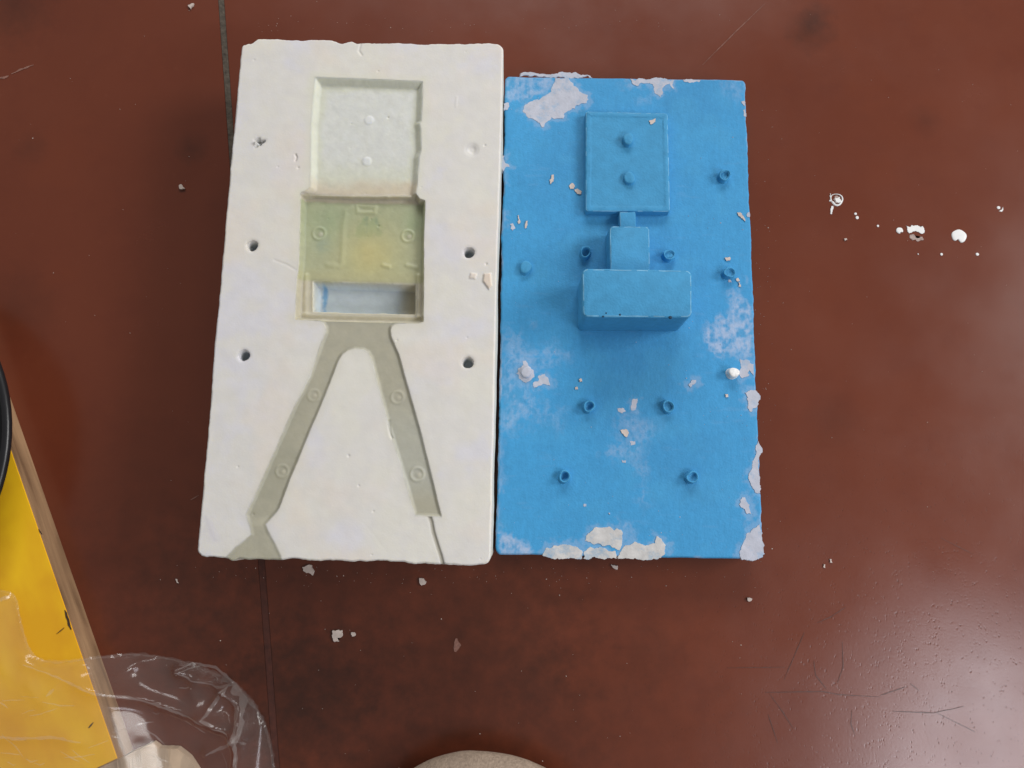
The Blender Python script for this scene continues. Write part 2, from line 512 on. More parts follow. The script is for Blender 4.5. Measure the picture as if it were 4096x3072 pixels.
def block_grid(step, inset, round_r, corner):
    """grid over the block's top; returns X, Y (warped to a worn outline), D (distance from rim)"""
    nx, ny = int(BW / step) + 1, int(BH / step) + 1
    xs, ys = np.linspace(-BW / 2, BW / 2, nx), np.linspace(-BH / 2, BH / 2, ny)
    X, Y = np.meshgrid(xs, ys, indexing='ij')
    D = np.minimum(np.minimum(X + BW / 2, BW / 2 - X), np.minimum(Y + BH / 2, BH / 2 - Y))
    X2, Y2 = X.copy(), Y.copy()
    # rounded corners: squeeze the square corner on to an arc
    for sx in (-1, 1):
        for sy in (-1, 1):
            cxx, cyy = sx * (BW / 2 - corner), sy * (BH / 2 - corner)
            dx, dy = (X - cxx) * sx, (Y - cyy) * sy
            m = (dx > 0) & (dy > 0)
            mx = np.maximum(dx, dy); ln = np.sqrt(dx * dx + dy * dy) + 1e-12
            k = np.where(m, mx / ln, 1)
            X2 = np.where(m, cxx + sx * dx * k, X2); Y2 = np.where(m, cyy + sy * dy * k, Y2)
    top, bot, lef, rig = inset
    f = lambda t: np.clip(1 - t / .014, 0, 1) ** 1.5
    Y2 = Y2 - top(X) * f(BH / 2 - Y) + bot(X) * f(Y + BH / 2)
    X2 = X2 + lef(Y) * f(X + BW / 2) - rig(Y) * f(BW / 2 - X)
    return X2, Y2, D, nx, ny

def grid_faces(nx, ny):
    i = np.arange(nx * ny).reshape(nx, ny)
    return np.stack([i[:-1, :-1], i[1:, :-1], i[1:, 1:], i[:-1, 1:]], -1).reshape(-1, 4)

def skirt(X, Y, Z, PIG, base, side_col, wob_seed, flare=.0):
    """side wall of the block: from its rim down to the table"""
    idx = np.concatenate([np.stack([X[:, 0], Y[:, 0], Z[:, 0]], 1)[:-1], np.stack([X[-1, :], Y[-1, :], Z[-1, :]], 1)[:-1],
                          np.stack([X[::-1, -1], Y[::-1, -1], Z[::-1, -1]], 1)[:-1], np.stack([X[0, ::-1], Y[0, ::-1], Z[0, ::-1]], 1)[:-1]])
    n = len(idx); rows = [idx]
    for t in (.08, .3, .6, .85, 1.0):
        r = idx.copy()
        r[:, 2] = idx[:, 2] * (1 - t) + base * t
        cc = np.sqrt((idx[:, 0] / BW) ** 2 + (idx[:, 1] / BH) ** 2)
        wv = .0006 * fbm(idx[:, 0] + t * .02, idx[:, 1] + idx[:, 0], .03, wob_seed)
        r[:, 0] += np.sign(idx[:, 0]) * (wv - flare * t); r[:, 1] += np.sign(idx[:, 1]) * (wv - flare * t)
        rows.append(r)
    V = np.concatenate(rows); k = np.arange(n)
    F = np.concatenate([np.stack([k + a * n, k + (a + 1) * n, (k + 1) % n + (a + 1) * n, (k + 1) % n + a * n], 1) for a in range(len(rows) - 1)])
    return V, F, np.tile(side_col, (len(V), 1))

def zero(t): return np.zeros_like(t)

# ---- white plaster half
STEP = .00055
def top_in(x):
    r = .0012 + .0010 * fbm(x, x * 0, .02, 31) + .0006 * fbm(x, x * 0, .004, 34)
    chip = (x < -.0955) * .0048 + ((x >= -.0955) & (x < -.0885)) * .0048 * (1 - sstep(-.0955, -.0885, x))
    mid = .0022 * np.exp(-((x + .024) / .004) ** 2) + .0019 * np.exp(-((x + .012) / .003) ** 2) + .0016 * sstep(-.012, -.004, x) * (1 - sstep(.05, .09, x))
    return r + chip + mid
def bot_in(x): return .0010 + .0018 * fbm(x, x * 0, .03, 32) + .0008 * fbm(x, x * 0, .006, 33) - .0015 * np.exp(-((x + .077) / .003) ** 2)
def lef_in(y): return .0003 + .0008 * fbm(y, y * 0, .05, 35) + .0003 * fbm(y, y * 0, .006, 36)
def rig_in(y): return .0006 + .0007 * fbm(y, y * 0, .04, 37)
X, Y, D, nx, ny = block_grid(STEP, (top_in, bot_in, lef_in, rig_in), .002, .007)

head = FW.poly('h', [(190, 90), (900, 115), (1570, 145), (1555, 650), (1530, 680), (1548, 760), (1550, 1020), (1525, 1100), (1500, 1450), (1480, 1575), (1530, 1640), (100, 1640),
                     (10, 1600), (15, 1560), (80, 1535), (128, 1490), (135, 1200), (140, 700)])
box = FW.poly('z', [(135, 200), (230, 170), (660, 190), (1310, 190), (1350, 240), (1405, 260), (1392, 700), (1390, 1300), (1385, 1500), (1340, 1512), (1200, 1509), (1000, 1506), (400, 1490), (340, 1485), (75, 1475), (95, 1080), (118, 900)])
legs = FW.poly('2', [(560, 285), (1190, 285), (1195, 313), (1085, 314), (1060, 320), (1045, 332), (1040, 352), (1044, 385), (1085, 480), (1110, 570), (1200, 890), (1305, 1318), (1166, 1313), (1100, 1080), (1030, 850),
                     (960, 580), (938, 490), (922, 465), (895, 452), (850, 447), (815, 456), (790, 475), (768, 510), (700, 690), (640, 830), (520, 1120), (462, 1275), (445, 1300), (392, 1358),
                     (402, 1385), (440, 1455), (470, 1520), (482, 1575), (150, 1575), (185, 1530), (235, 1475), (318, 1412), (316, 1385), (303, 1350), (290, 1308), (350, 1180), (430, 1000), (540, 750), (620, 590),
                     (688, 395), (703, 360), (702, 335), (690, 315), (665, 303), (630, 298), (545, 296)])
legs = legs[:1] + legs[1:]
pocket = FW.poly('z', [(225, 1040), (1310, 1080), (1310, 1415), (225, 1385)])
crack = FW.poly('2', [(1240, 1310), (1252, 1345), (1262, 1400), (1282, 1465), (1300, 1520), (1320, 1600)])
s_head, s_box = poly_sdf(X, Y, head, .012), poly_sdf(X, Y, box, .012)
s_legs, s_pock = poly_sdf(X, Y, legs, .012), poly_sdf(X, Y, pocket, .012)
d_crack = line_dist(X, Y, crack)
nz1 = fbm(X, Y, .012, 3); nz2 = fbm(X, Y, .004, 8); nz3 = fbm(X, Y, .05, 12); nz4 = fbm(X, Y, .03, 21)
wig = .0004 * fbm(X, Y, .006, 5)
Z = .00035 * nz3 + .00008 * nz1 + .00003 * nz2
Z -= .0012 * (1 - sstep(0, .0013, D + wig)) ** 2                      # worn, rounded rim
dep_head = .0040 * sstep(.0002, -.0050, s_head + wig)
dep_box = .0068 * sstep(.0002, -.0028, s_box + wig)
dep_legs = (.0016 - .0011 * sstep(FW.loc(1060, 2060)[1], FW.loc(1060, 2110)[1], Y) * (X < -.04)) * sstep(.0003, -.0022, s_legs + wig * .6)
dep_legs = np.maximum(dep_legs, 0)
dep_pock = .020 * sstep(.0005, -.0035, s_pock + wig) * (s_box < 0)
Zc = np.minimum.reduce([-dep_head, -dep_box, -dep_legs, -dep_pock])
# step moulding above the olive panel, ridge and rings on the cavity floors
ul, vl = X, Y
def bumpline(c, pts, hgt, wd):
    return hgt * np.exp(-(line_dist(X, Y, FW.poly(c, pts)) / wd) ** 2)
Zc += bumpline('z', [(640, 290), (575, 330), (550, 500), (545, 700), (535, 880), (510, 905), (390, 885)], .0005, .0022)
Zc += bumpline('z', [(690, 275), (880, 290), (870, 350), (700, 345), (690, 275)], .0006, .0016)
Zc += bumpline('z', [(960, 890), (1020, 905)], .0006, .0016) + bumpline('z', [(1205, 890), (1300, 915)], .0006, .0016)
Zc += bumpline('z', [(165, 1000), (160, 1380)], .0009, .0018) + bumpline('z', [(1325, 1000), (1320, 1420)], .0010, .0016)
Zc += bumpline('z', [(130, 1400), (600, 1415), (1370, 1430)], .0009, .0016)
def ringbump(u, v, r, h, wd):
    a = FW.loc(u, v)
    rr = np.sqrt((X - a[0]) ** 2 + (Y - a[1]) ** 2)
    return h * np.exp(-((rr - r) / wd) ** 2) + h * .9 * np.exp(-((X - a[0] - r * .3) ** 2 + (Y - a[1] + r * .15) ** 2) / (r * .42) ** 2), rr
ring_pts = [(1252, 1580, .0040, .0010), (1126, 1884, .0042, .0012), (1588, 1588, .0043, .0013), (1668, 1897, .0046, .0018)] + \
           [(px('z', [(300, 565)])[0]) + (.0046, .0016), (px('z', [(1215, 590)])[0]) + (.0044, .0018)]
for u, v, r, h in ring_pts:
    b_, rr = ringbump(u, v, r, h, .0010); Zc += b_ * .35
for u, v in px('h', [(870, 610), (840, 1140)]):
    a_ = FW.loc(u, v); rr = np.sqrt((X - a_[0]) ** 2 + (Y - a_[1]) ** 2); Zc += .0005 * sstep(.0044, .0024, rr)
Z = Z + np.where(Zc < -.00005, Zc, 0) + np.where(Zc < -.002, .00005 * nz2 + .0001 * nz1, 0)
# air bubbles and scrapes in the cast face
rb = np.random.RandomState(4)
for _ in range(26):
    bx_, by_, br_ = rb.uniform(-.1, .1), rb.uniform(-.197, .197), rb.uniform(.0003, .0008)
    m_ = (np.abs(X - bx_) < .003) & (np.abs(Y - by_) < .003)
    Z[m_] -= br_ * 1.1 * np.exp(-((X[m_] - bx_) ** 2 + (Y[m_] - by_) ** 2) / br_ ** 2)
# crack running out from the right leg
Z -= .0011 * np.exp(-(d_crack / .0011) ** 2) * (Y < FW.loc(1717, 2066)[1])
# dowel holes
holes = [(1009, 982, .0040, .012), (1876, 1010, .0040, .012), (975, 1421, .0040, .012), (1871, 1450, .0041, .011), (1036, 568, .0034, .006), (1888, 598, .0042, .0010)]
s_holes = []
for k, (u, v, r, dep) in enumerate(holes):
    a = FW.loc(u, v)
    an = np.arctan2(Y - a[1], X - a[0])
    rr = np.sqrt((X - a[0]) ** 2 + (Y - a[1]) ** 2)
    irr = .0009 * np.sin(3 * an + 1) + .0006 * np.sin(5 * an) if k == 4 else .00015 * np.sin(3 * an + k)
    sd = rr - r - irr; s_holes.append(sd)
    Z -= dep * sstep(.0002, -.0011 if k < 5 else -.003, sd)
    if k == 4:
        Z += .0045 * np.exp(-(((X - a[0] + .0012) ** 2 + (Y - a[1] + .0012) ** 2) / .0018 ** 2))
    Z -= .0004 * np.exp(-(np.maximum(sd, 0) / .0012) ** 2)
sd = line_dist(X, Y, FW.poly('1', [(700, 860), (708, 880), (700, 900)])); Z -= .0012 * np.exp(-(sd / .0006) ** 2)
for pl, amp in ((FW.poly('1', [(560, 1560), (640, 1590), (700, 1625)]), .00025), (FW.poly('1', [(1130, 130), (1120, 170), (1140, 200)]), .0005), (FW.poly('2', [(1030, 820), (1040, 890), (1048, 910)]), .0012),
                (FW.poly('2', [(900, 1350), (960, 1420), (1020, 1500)]), .00004), (FW.poly('1', [(1770, 480), (1765, 540)]), -.0002)):
    Z -= amp * np.exp(-(line_dist(X, Y, pl) / .0008) ** 2)
# small stuck lumps
lump = FW.poly('2', [(1525, 60), (1560, 55), (1565, 120), (1550, 140), (1520, 100)])
s_l = poly_sdf(X, Y, lump, .01); Z += .0012 * sstep(.0006, -.0006, s_l + wig)
lump2 = FW.poly('2', [(1455, 55), (1485, 60), (1480, 85), (1450, 80)])
s_l2 = poly_sdf(X, Y, lump2, .01); Z += .0008 * sstep(.0006, -.0006, s_l2 + wig)
dl = FW.poly('2', [(90, 1320), (130, 1400), (140, 1440), (110, 1400)])
Z += .0001 * sstep(.002, -.002, poly_sdf(X, Y, dl, .01) + wig)

# pigment of the plaster (its own colours: bare, sealed, stained; pocket floor adds painted shade)
def colmix(PIG, col, m): return PIG * (1 - m[..., None]) + np.array(col) * m[..., None]
PIG = np.ones(X.shape + (3,)) * np.array([.73, .71, .675])
PIG = colmix(PIG, (.76, .74, .65), .5 * sstep(0, .5, nz4))
PIG = colmix(PIG, (.71, .70, .75), .7 * sstep(.05, .5, -nz4))
PIG = colmix(PIG, (.77, .70, .62), .5 * sstep(.05, .45, nz3))
nbl = sstep(.012, -.001, s_box + .004 * nz1) * .30
PIG = colmix(PIG, (.70, .65, .50), nbl)
PLUG = np.zeros(X.shape)
for u, v in px('h', [(870, 610), (840, 1140)]):
    a_ = FW.loc(u, v); PLUG = np.maximum(PLUG, sstep(.0040, .0030, np.sqrt((X - a_[0]) ** 2 + (Y - a_[1]) ** 2)))
nlg = sstep(.006, -.001, s_legs + .003 * nz1) * .35
PIG = colmix(PIG, (.67, .64, .53), nlg)
mh = sstep(.0003, -.0003, s_head)
PIG = colmix(PIG, (.73, .725, .60), .55 * sstep(.008, .0, s_head + .003 * nz1))
PIG = colmix(PIG, (.68, .69, .585), mh)
PIG = colmix(PIG, (.70, .71, .685), sstep(-.005, -.011, s_head + .004 * nz4) * .85 * sstep(FW.loc(1450, 720)[1], FW.loc(1450, 600)[1], Y))
PIG = colmix(PIG, (.66, .59, .46), mh * sstep(FW.loc(1450, 690)[1], FW.loc(1450, 760)[1], Y + .012 * nz4))
PIG = colmix(PIG, (.74, .76, .78), PLUG * .5)
ml = sstep(.0007, -.0009, s_legs + .0007 * nz1)
PIG = colmix(PIG, (.465, .445, .350), ml)
PIG = colmix(PIG, (.425, .41, .32), ml * sstep(.0, .5, nz3))
tt = sstep(FW.loc(1620, 1650)[1] + .02, FW.loc(1620, 1750)[1], Y) * sstep(FW.loc(1450, 1700)[0], FW.loc(1540, 1700)[0], X) * sstep(FW.loc(1620, 2010)[1], FW.loc(1620, 1930)[1], Y)
PIG = colmix(PIG, (.49, .49, .42), ml * tt * .8)
mb = sstep(.0003, -.0003, s_box)
PIG = colmix(PIG, (.52, .475, .36), mb)
yol = FW.loc(1450, 800)[1]
mo = mb * sstep(yol + .001, yol - .0015, Y + .0012 * nz1)
PIG = colmix(PIG, (.455, .470, .315), mo)
PIG = colmix(PIG, (.410, .440, .285), mo * .7 * sstep(FW.loc(1450, 940)[1], FW.loc(1450, 860)[1], Y + .004 * nz4))
def blob(c, x, y, r): 
    a = FW.loc(*px(c, [(x, y)])[0]); return np.exp(-((X - a[0]) ** 2 + (Y - a[1]) ** 2) / (r * r))
PIG = colmix(PIG, (.36, .43, .27), mo * np.clip(blob('z', 380, 480, .015) * (.85 + .8 * nz1), 0, .85))
PIG = colmix(PIG, (.36, .42, .32), mo * np.clip(blob('z', 340, 690, .006) * (.9 + nz2), 0, .8))
tri = sstep(.003, -.003, poly_sdf(X, Y, FW.poly('z', [(800, 390), (900, 390), (960, 600), (620, 610)]), .01) + .006 * nz2)
PIG = colmix(PIG, (.27, .36, .215), mo * tri * .85)
PIG = colmix(PIG, (.19, .28, .22), mo * np.clip(sstep(.0016, .0, line_dist(X, Y, FW.poly('z', [(800, 400), (790, 550)])) + .002 * nz2) + sstep(.0014, .0, line_dist(X, Y, FW.poly('z', [(890, 410), (910, 520)])) + .002 * nz2), 0, 1) * .6)
PIG = colmix(PIG, (.36, .43, .27), mo * np.clip(blob('z', 1260, 460, .010) * (.7 + nz1), 0, .7))
PIG = colmix(PIG, (.58, .44, .20), mo * np.clip(blob('z', 840, 790, .010) * (.9 + .8 * nz1), 0, .85))
PIG = colmix(PIG, (.56, .53, .27), mo * np.clip(blob('z', 820, 800, .026) * .9, 0, .8))
PIG = colmix(PIG, (.52, .49, .28), mo * sstep(FW.loc(1450, 1050)[1], FW.loc(1450, 1100)[1], Y) * .5)
low = mb * sstep(FW.loc(1450, 1112)[1], FW.loc(1450, 1125)[1], Y + .001 * nz1)
PIG = colmix(PIG, (.55, .51, .39), low)
mp_ = sstep(.0, -.003, s_pock) * low
PIG = colmix(PIG, (.60, .66, .68), mp_ * sstep(FW.loc(1640, 1200)[0], FW.loc(1560, 1200)[0], X))  # blue gives way to brown at right: shade painted into the floor
bl = line_dist(X, Y, FW.poly('z', [(320, 1085), (318, 1180), (315, 1370)]))
PIG = colmix(PIG, (.12, .36, .62), mp_ * np.clip(sstep(.0028, .0, bl + .0018 * nz2) * .75, 0, 1))
PIG = colmix(PIG, (.33, .31, .25), sstep(.0019, .0007, d_crack) * (Y < FW.loc(1717, 2066)[1]) * .9)
for u, v, r_, h_ in ring_pts:
    a_ = FW.loc(u, v); rr = np.sqrt((X - a_[0] - r_ * .3) ** 2 + (Y - a_[1] + r_ * .15) ** 2)
    PIG = colmix(PIG, (.56, .53, .43), sstep(r_ * .55, r_ * .2, rr) * .55)
for k, sd in enumerate(s_holes[:5]):
    PIG = colmix(PIG, (.50, .56, .60), sstep(.0, -.0008, sd) * (.9 if k < 4 else .3))
PIG = colmix(PIG, (.78, .66, .55), sstep(.0004, -.0004, s_l + wig) * .8 + sstep(.0004, -.0004, s_l2 + wig) * .5)
PIG = colmix(PIG, (.62, .60, .66), sstep(.004, -.002, poly_sdf(X, Y, FW.poly('2', [(80, 1330), (110, 1340), (150, 1440), (120, 1450), (90, 1400)]), .01) + .003 * nz2) * .5)
PIG = colmix(PIG, (.66, .64, .68), sstep(.004, -.002, poly_sdf(X, Y, FW.poly('2', [(50, 1505), (100, 1500), (110, 1530), (60, 1530)]), .01) + .003 * nz2) * .6)

white = empty('plaster_mould', (FW.x, FW.y, 0), FW.a)
tag(white, 'tall white plaster mould half with figure-shaped cavity and olive stains, left of the blue one', 'mould')
V = np.stack([X, Y, Z + WZ], -1).reshape(-1, 3)
F = grid_faces(nx, ny)
pg = PIG.reshape(-1, 3)
fid = np.zeros(len(F), int)
def favg(A): return A.reshape(-1)[F].mean(1)
fh, fb_, fl_, fp_ = favg(s_head), favg(s_box), favg(s_legs), favg(s_pock)
fid[fl_ < .0003] = 3
fid[fh < .0003] = 1
fid[(fb_ < .0003)] = 2
fid[(fp_ < .0003) & (fb_ < .0003)] = 4
fid[(favg(d_crack) < .0013) & (favg(Y) < FW.loc(1717, 2070)[1]) & (fl_ > .0003)] = 5
for k, sd in enumerate(s_holes): fid[favg(sd) < .0002] = 10 + k
def sub(name, mask, material, extra=None):
    f = F[mask]; used, inv = np.unique(f, return_inverse=True)
    v, p, ff = V[used], pg[used], inv.reshape(-1, 4)
    if extra is not None:
        ev, ef, ep = extra
        ff = np.concatenate([ff, ef + len(v)]); v = np.concatenate([v, ev]); p = np.concatenate([p, ep])
    return link(name, mesh_np(name, v, ff, p), material, white)
sk = skirt(X, Y, Z + WZ, PIG, .0, np.array([.74, .70, .60]), 61)
sub('body', fid == 0, M['plaster'], sk)
sub('head_cavity', fid == 1, M['cavity'])
sub('body_cavity', fid == 2, M['cavity'])
sub('leg_cavity', fid == 3, M['cavity'])
sub('deep_pocket', fid == 4, M['cavity'])
sub('crack', fid == 5, M['plaster'])
for k in range(len(holes)):
    sub('peg_hole', fid == 10 + k, M['plaster'])

# ---- blue painted half
def btop(x): return .0008 + .0006 * fbm(x, x * 0, .02, 131)
def bbot(x): return .0008 + .0006 * fbm(x, x * 0, .02, 132)
def blef(y): return .0009 + .0010 * fbm(y, y * 0, .03, 135) + .0005 * fbm(y, y * 0, .006, 136)
def brig(y): return .0006 + .0008 * fbm(y, y * 0, .03, 137) + .0007 * fbm(y, y * 0, .006, 138)
X, Y, D, nx, ny = block_grid(.0008, (btop, bbot, blef, brig), .001, .004)
nz1 = fbm(X, Y, .012, 103); nz2 = fbm(X, Y, .004, 108, 5); nz3 = fbm(X, Y, .06, 112); nz5 = fbm(X, Y, .025, 120, 5)
brush = fbm(X * 3.0, Y * .5, .004, 140, 3)
Z = .0003 * nz3 + .00012 * nz1 + .00006 * nz2 - .0011 * (1 - sstep(0, .0013, D)) ** 2
PIG = np.ones(X.shape + (3,)) * np.array([.052, .312, .610])
PIG = colmix(PIG, (.045, .262, .525), .6 * sstep(-.1, .5, nz3))
PIG = colmix(PIG, (.066, .340, .615), .4 * sstep(.0, .5, -nz5))
flakes = [
    ('3', [(600, 104), (640, 170), (700, 225), (745, 240), (750, 270), (735, 300), (700, 300), (650, 340), (620, 350), (580, 370), (565, 410), (530, 415), (470, 408), (440, 440), (420, 460), (410, 482), (395, 480), (385, 455), (330, 420), (280, 395), (255, 365), (262, 330), (285, 310), (330, 285), (400, 255), (470, 215), (480, 170), (500, 112)], 0),
    ('3', [(119, 302), (160, 300), (150, 350), (119, 355)], 0),
    ('3', [(1045, 118), (1060, 140), (1075, 165), (1110, 172), (1130, 150), (1160, 155), (1220, 165), (1225, 200), (1235, 230), (1260, 245), (1275, 258), (1290, 240), (1290, 200), (1320, 165), (1345, 155), (1365, 190), (1380, 195), (1380, 130)], 0),
    ('3', [(1440, 128), (1450, 145), (1500, 150), (1560, 148), (1570, 131)], 0),
    ('3', [(1870, 290), (1896, 285), (1900, 320), (1885, 315)], 0), ('3', [(1885, 350), (1902, 345), (1906, 400), (1890, 395)], 0),
    ('3', [(112, 690), (125, 685), (130, 740), (160, 755), (165, 770), (130, 780), (115, 800), (108, 820)], 0),
    ('3', [(470, 835), (490, 828), (485, 880), (465, 900), (460, 890)], 1), ('3', [(600, 915), (612, 898), (635, 897), (645, 915), (632, 935), (610, 935)], 1),
    ('3', [(640, 940), (660, 930), (695, 955), (690, 972), (660, 970)], 1), ('3', [(1190, 430), (1240, 412), (1238, 430), (1200, 455)], 2),
    ('3', [(222, 1130), (232, 1125), (242, 1185), (228, 1192)], 1), ('3', [(282, 1170), (298, 1168), (290, 1220), (275, 1225)], 1),
    ('3', [(165, 1190), (185, 1185), (205, 1225), (185, 1243), (170, 1225)], 0), ('3', [(1838, 1108), (1860, 1105), (1900, 1160), (1900, 1175), (1870, 1150)], 1),
    ('3', [(1912, 1115), (1932, 1105), (1934, 1140), (1915, 1140)], 0), ('3', [(1748, 1440), (1785, 1435), (1788, 1460), (1760, 1465)], 1),
    ('3', [(1830, 1595), (1850, 1590), (1860, 1610), (1840, 1615)], 1), ('3', [(1848, 1625), (1860, 1622), (1868, 1655), (1850, 1655)], 1), ('3', [(1775, 1600), (1795, 1605), (1800, 1622), (1775, 1620)], 0),
    ('4', [(1340, 510), (1380, 515), (1413, 540), (1413, 600), (1390, 570), (1390, 600), (1350, 615), (1335, 590), (1345, 560)], 0),
    ('4', [(1365, 690), (1395, 675), (1428, 680), (1431, 770), (1400, 795), (1380, 775), (1378, 730)], 0),
    ('4', [(1436, 945), (1447, 970), (1440, 1060), (1449, 1230), (1420, 1225), (1395, 1180), (1385, 1130), (1405, 1090), (1420, 1030)], 0),
    ('4', [(1340, 1260), (1365, 1245), (1390, 1285), (1395, 1320), (1400, 1335), (1375, 1335), (1365, 1310), (1335, 1285)], 0),
    ('4', [(1445, 1385), (1455, 1450), (1466, 1520), (1463, 1565), (1440, 1577), (1345, 1577), (1335, 1540), (1350, 1500), (1370, 1460), (1400, 1420), (1430, 1400)], 0),
    ('4', [(515, 1480), (545, 1430), (570, 1405), (650, 1400), (670, 1420), (690, 1410), (720, 1440), (715, 1500), (700, 1530), (680, 1520), (650, 1500), (600, 1495)], 3),
    ('4', [(290, 1555), (305, 1520), (350, 1500), (420, 1495), (480, 1510), (505, 1530), (503, 1572), (330, 1568)], 3),
    ('4', [(508, 1572), (509, 1535), (560, 1515), (620, 1515), (680, 1530), (686, 1573)], 3),
    ('4', [(691, 1574), (700, 1540), (730, 1500), (780, 1480), (830, 1500), (890, 1490), (900, 1450), (925, 1465), (950, 1500), (945, 1545), (900, 1577), (800, 1577)], 3),
    ('4', [(770, 725), (795, 720), (795, 745), (785, 785), (762, 785), (765, 750)], 0), ('4', [(690, 775), (715, 770), (735, 790), (715, 803), (692, 790)], 0),
    ('4', [(705, 890), (740, 885), (750, 905), (740, 928), (710, 905)], 1), ('4', [(755, 950), (785, 945), (785, 965), (760, 970)], 0), ('4', [(712, 1048), (735, 1048), (732, 1064), (715, 1062)], 0),
    ('4', [(150, 590), (165, 560), (190, 540), (185, 520), (205, 520), (220, 550), (245, 570), (250, 600), (225, 630), (190, 635), (165, 610)], 0),
    ('4', [(270, 600), (305, 590), (325, 620), (333, 655), (300, 645), (245, 665), (240, 640), (270, 630)], 0),
    ('4', [(485, 622), (500, 618), (503, 634), (487, 636)], 1), ('4', [(464, 664), (478, 660), (480, 674), (466, 675)], 1), ('4', [(1065, 650), (1085, 622), (1110, 622), (1105, 640), (1085, 650), (1078, 665)], 0),
    ('4', [(1260, 700), (1275, 698), (1278, 713), (1263, 715)], 1), ('4', [(512, 1280), (526, 1282), (525, 1296), (511, 1296)], 0), ('4', [(640, 1330), (650, 1328), (648, 1340)], 0),
]
FILM = (.37, .48, .67)
films = [('3', [(125, 110), (150, 85), (480, 100), (500, 150), (440, 230), (330, 285), (280, 300), (200, 290), (120, 300)], .55, .004),
         ('4', [(1225, 270), (1260, 290), (1290, 200), (1330, 170), (1400, 230), (1420, 330), (1420, 500), (1340, 520), (1270, 500), (1230, 520), (1140, 430), (1140, 370), (1160, 330), (1225, 345)], .75, .005),
         ('4', [(600, 1000), (700, 950), (690, 800), (760, 790), (900, 860), (890, 940), (850, 1000), (840, 1100), (850, 1300), (800, 1300), (810, 1150), (740, 1060), (600, 1030)], .34, .010),
         ('4', [(60, 370), (160, 380), (200, 440), (330, 440), (460, 470), (440, 520), (330, 500), (300, 560), (240, 700), (340, 760), (390, 800), (380, 900), (300, 830), (220, 830), (190, 880), (100, 920), (60, 1000)], .42, .013),
         ('4', [(55, 1430), (130, 1440), (190, 1475), (240, 1490), (252, 1530), (240, 1565), (50, 1565)], .78, .004),
         ('4', [(690, 1360), (720, 1380), (770, 1380), (775, 1440), (780, 1480), (700, 1470), (720, 1430), (690, 1400)], .55, .006),
         ('4', [(260, 460), (330, 440), (460, 480), (430, 510), (330, 490), (290, 520)], .45, .006),
         ('4', [(55, 950), (85, 1000), (90, 1150), (70, 1250), (75, 1400), (50, 1440), (45, 1000)], .50, .006),
         ('3', [(1700, 140), (1880, 130), (1900, 260), (1840, 300), (1760, 230)], .22, .008),
         ('3', [(950, 150), (980, 150), (1010, 215), (985, 215)], .30, .004), ('3', [(1090, 270), (1210, 250), (1215, 310), (1100, 300)], .25, .006),
         ('4', [(1280, 150), (1330, 140), (1330, 210), (1290, 200)], .5, .006), ('4', [(225, 310), (265, 310), (260, 350), (230, 345)], .4, .005),
         ('3', [(1895, 1560), (1930, 1560), (1935, 1640), (1900, 1620)], .45, .005), ('3', [(110, 840), (140, 800), (140, 900), (110, 920)], .4, .005),
         ('3', [(110, 1080), (150, 1100), (150, 1200), (100, 1210)], .35, .005)]
FILMM = np.zeros(X.shape)
for c, pts, st, soft in films:
    sd = poly_sdf(X, Y, FB.poly(c, pts), .02)
    m = sstep(soft * .45, -soft * .55, sd + soft * 1.3 * nz2 + soft * .7 * nz1) * st * .95 * np.clip(.70 + 1.5 * nz2 + .5 * nz5 + .5 * brush, .1, 1.3)
    FILMM = np.maximum(FILMM, m)
for c, pts, kind in flakes:                      # thin powdery margin round each flake
    if kind in (0, 3) and len(pts) > 5:
        sd = poly_sdf(X, Y, FB.poly(c, pts), .012)
        FILMM = np.maximum(FILMM, sstep(.0045, .0, sd + .006 * nz2 + .003 * nz1) * .30)
# chipped paint round the rim and fine specks
rim = sstep(.0016, .0002, D + .0026 * nz5 + .0012 * nz2) * .75
FILMM = np.maximum(FILMM, rim * sstep(-.15, .15, nz3 + .6 * nz5))
PIG = PIG * (1 + .07 * brush + .05 * nz2)[..., None]
scr = sstep(.30, .48, fbm(X * .35 + .2 * Y, Y * 2.2, .006, 155, 3)) * sstep(-.1, .3, nz5) * .05
PIG = colmix(PIG, FILM, np.clip(np.maximum(FILMM, scr), 0, 1))
rng = np.random.RandomState(5)
blue = empty('blue_mould', (FB.x, FB.y, 0), FB.a)
tag(blue, 'low blue-painted mould half with raised pegs, blocks and flaking plaster, beside the white one', 'mould')
V = np.stack([X, Y, Z + BZ], -1).reshape(-1, 3)
F = grid_faces(nx, ny); pg = PIG.reshape(-1, 3)
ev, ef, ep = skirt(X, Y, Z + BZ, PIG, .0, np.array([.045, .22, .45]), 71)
link('base_plate', mesh_np('base_plate', np.concatenate([V, ev]), np.concatenate([F, ef + len(V)]), np.concatenate([pg, ep])), M['blue'], blue)

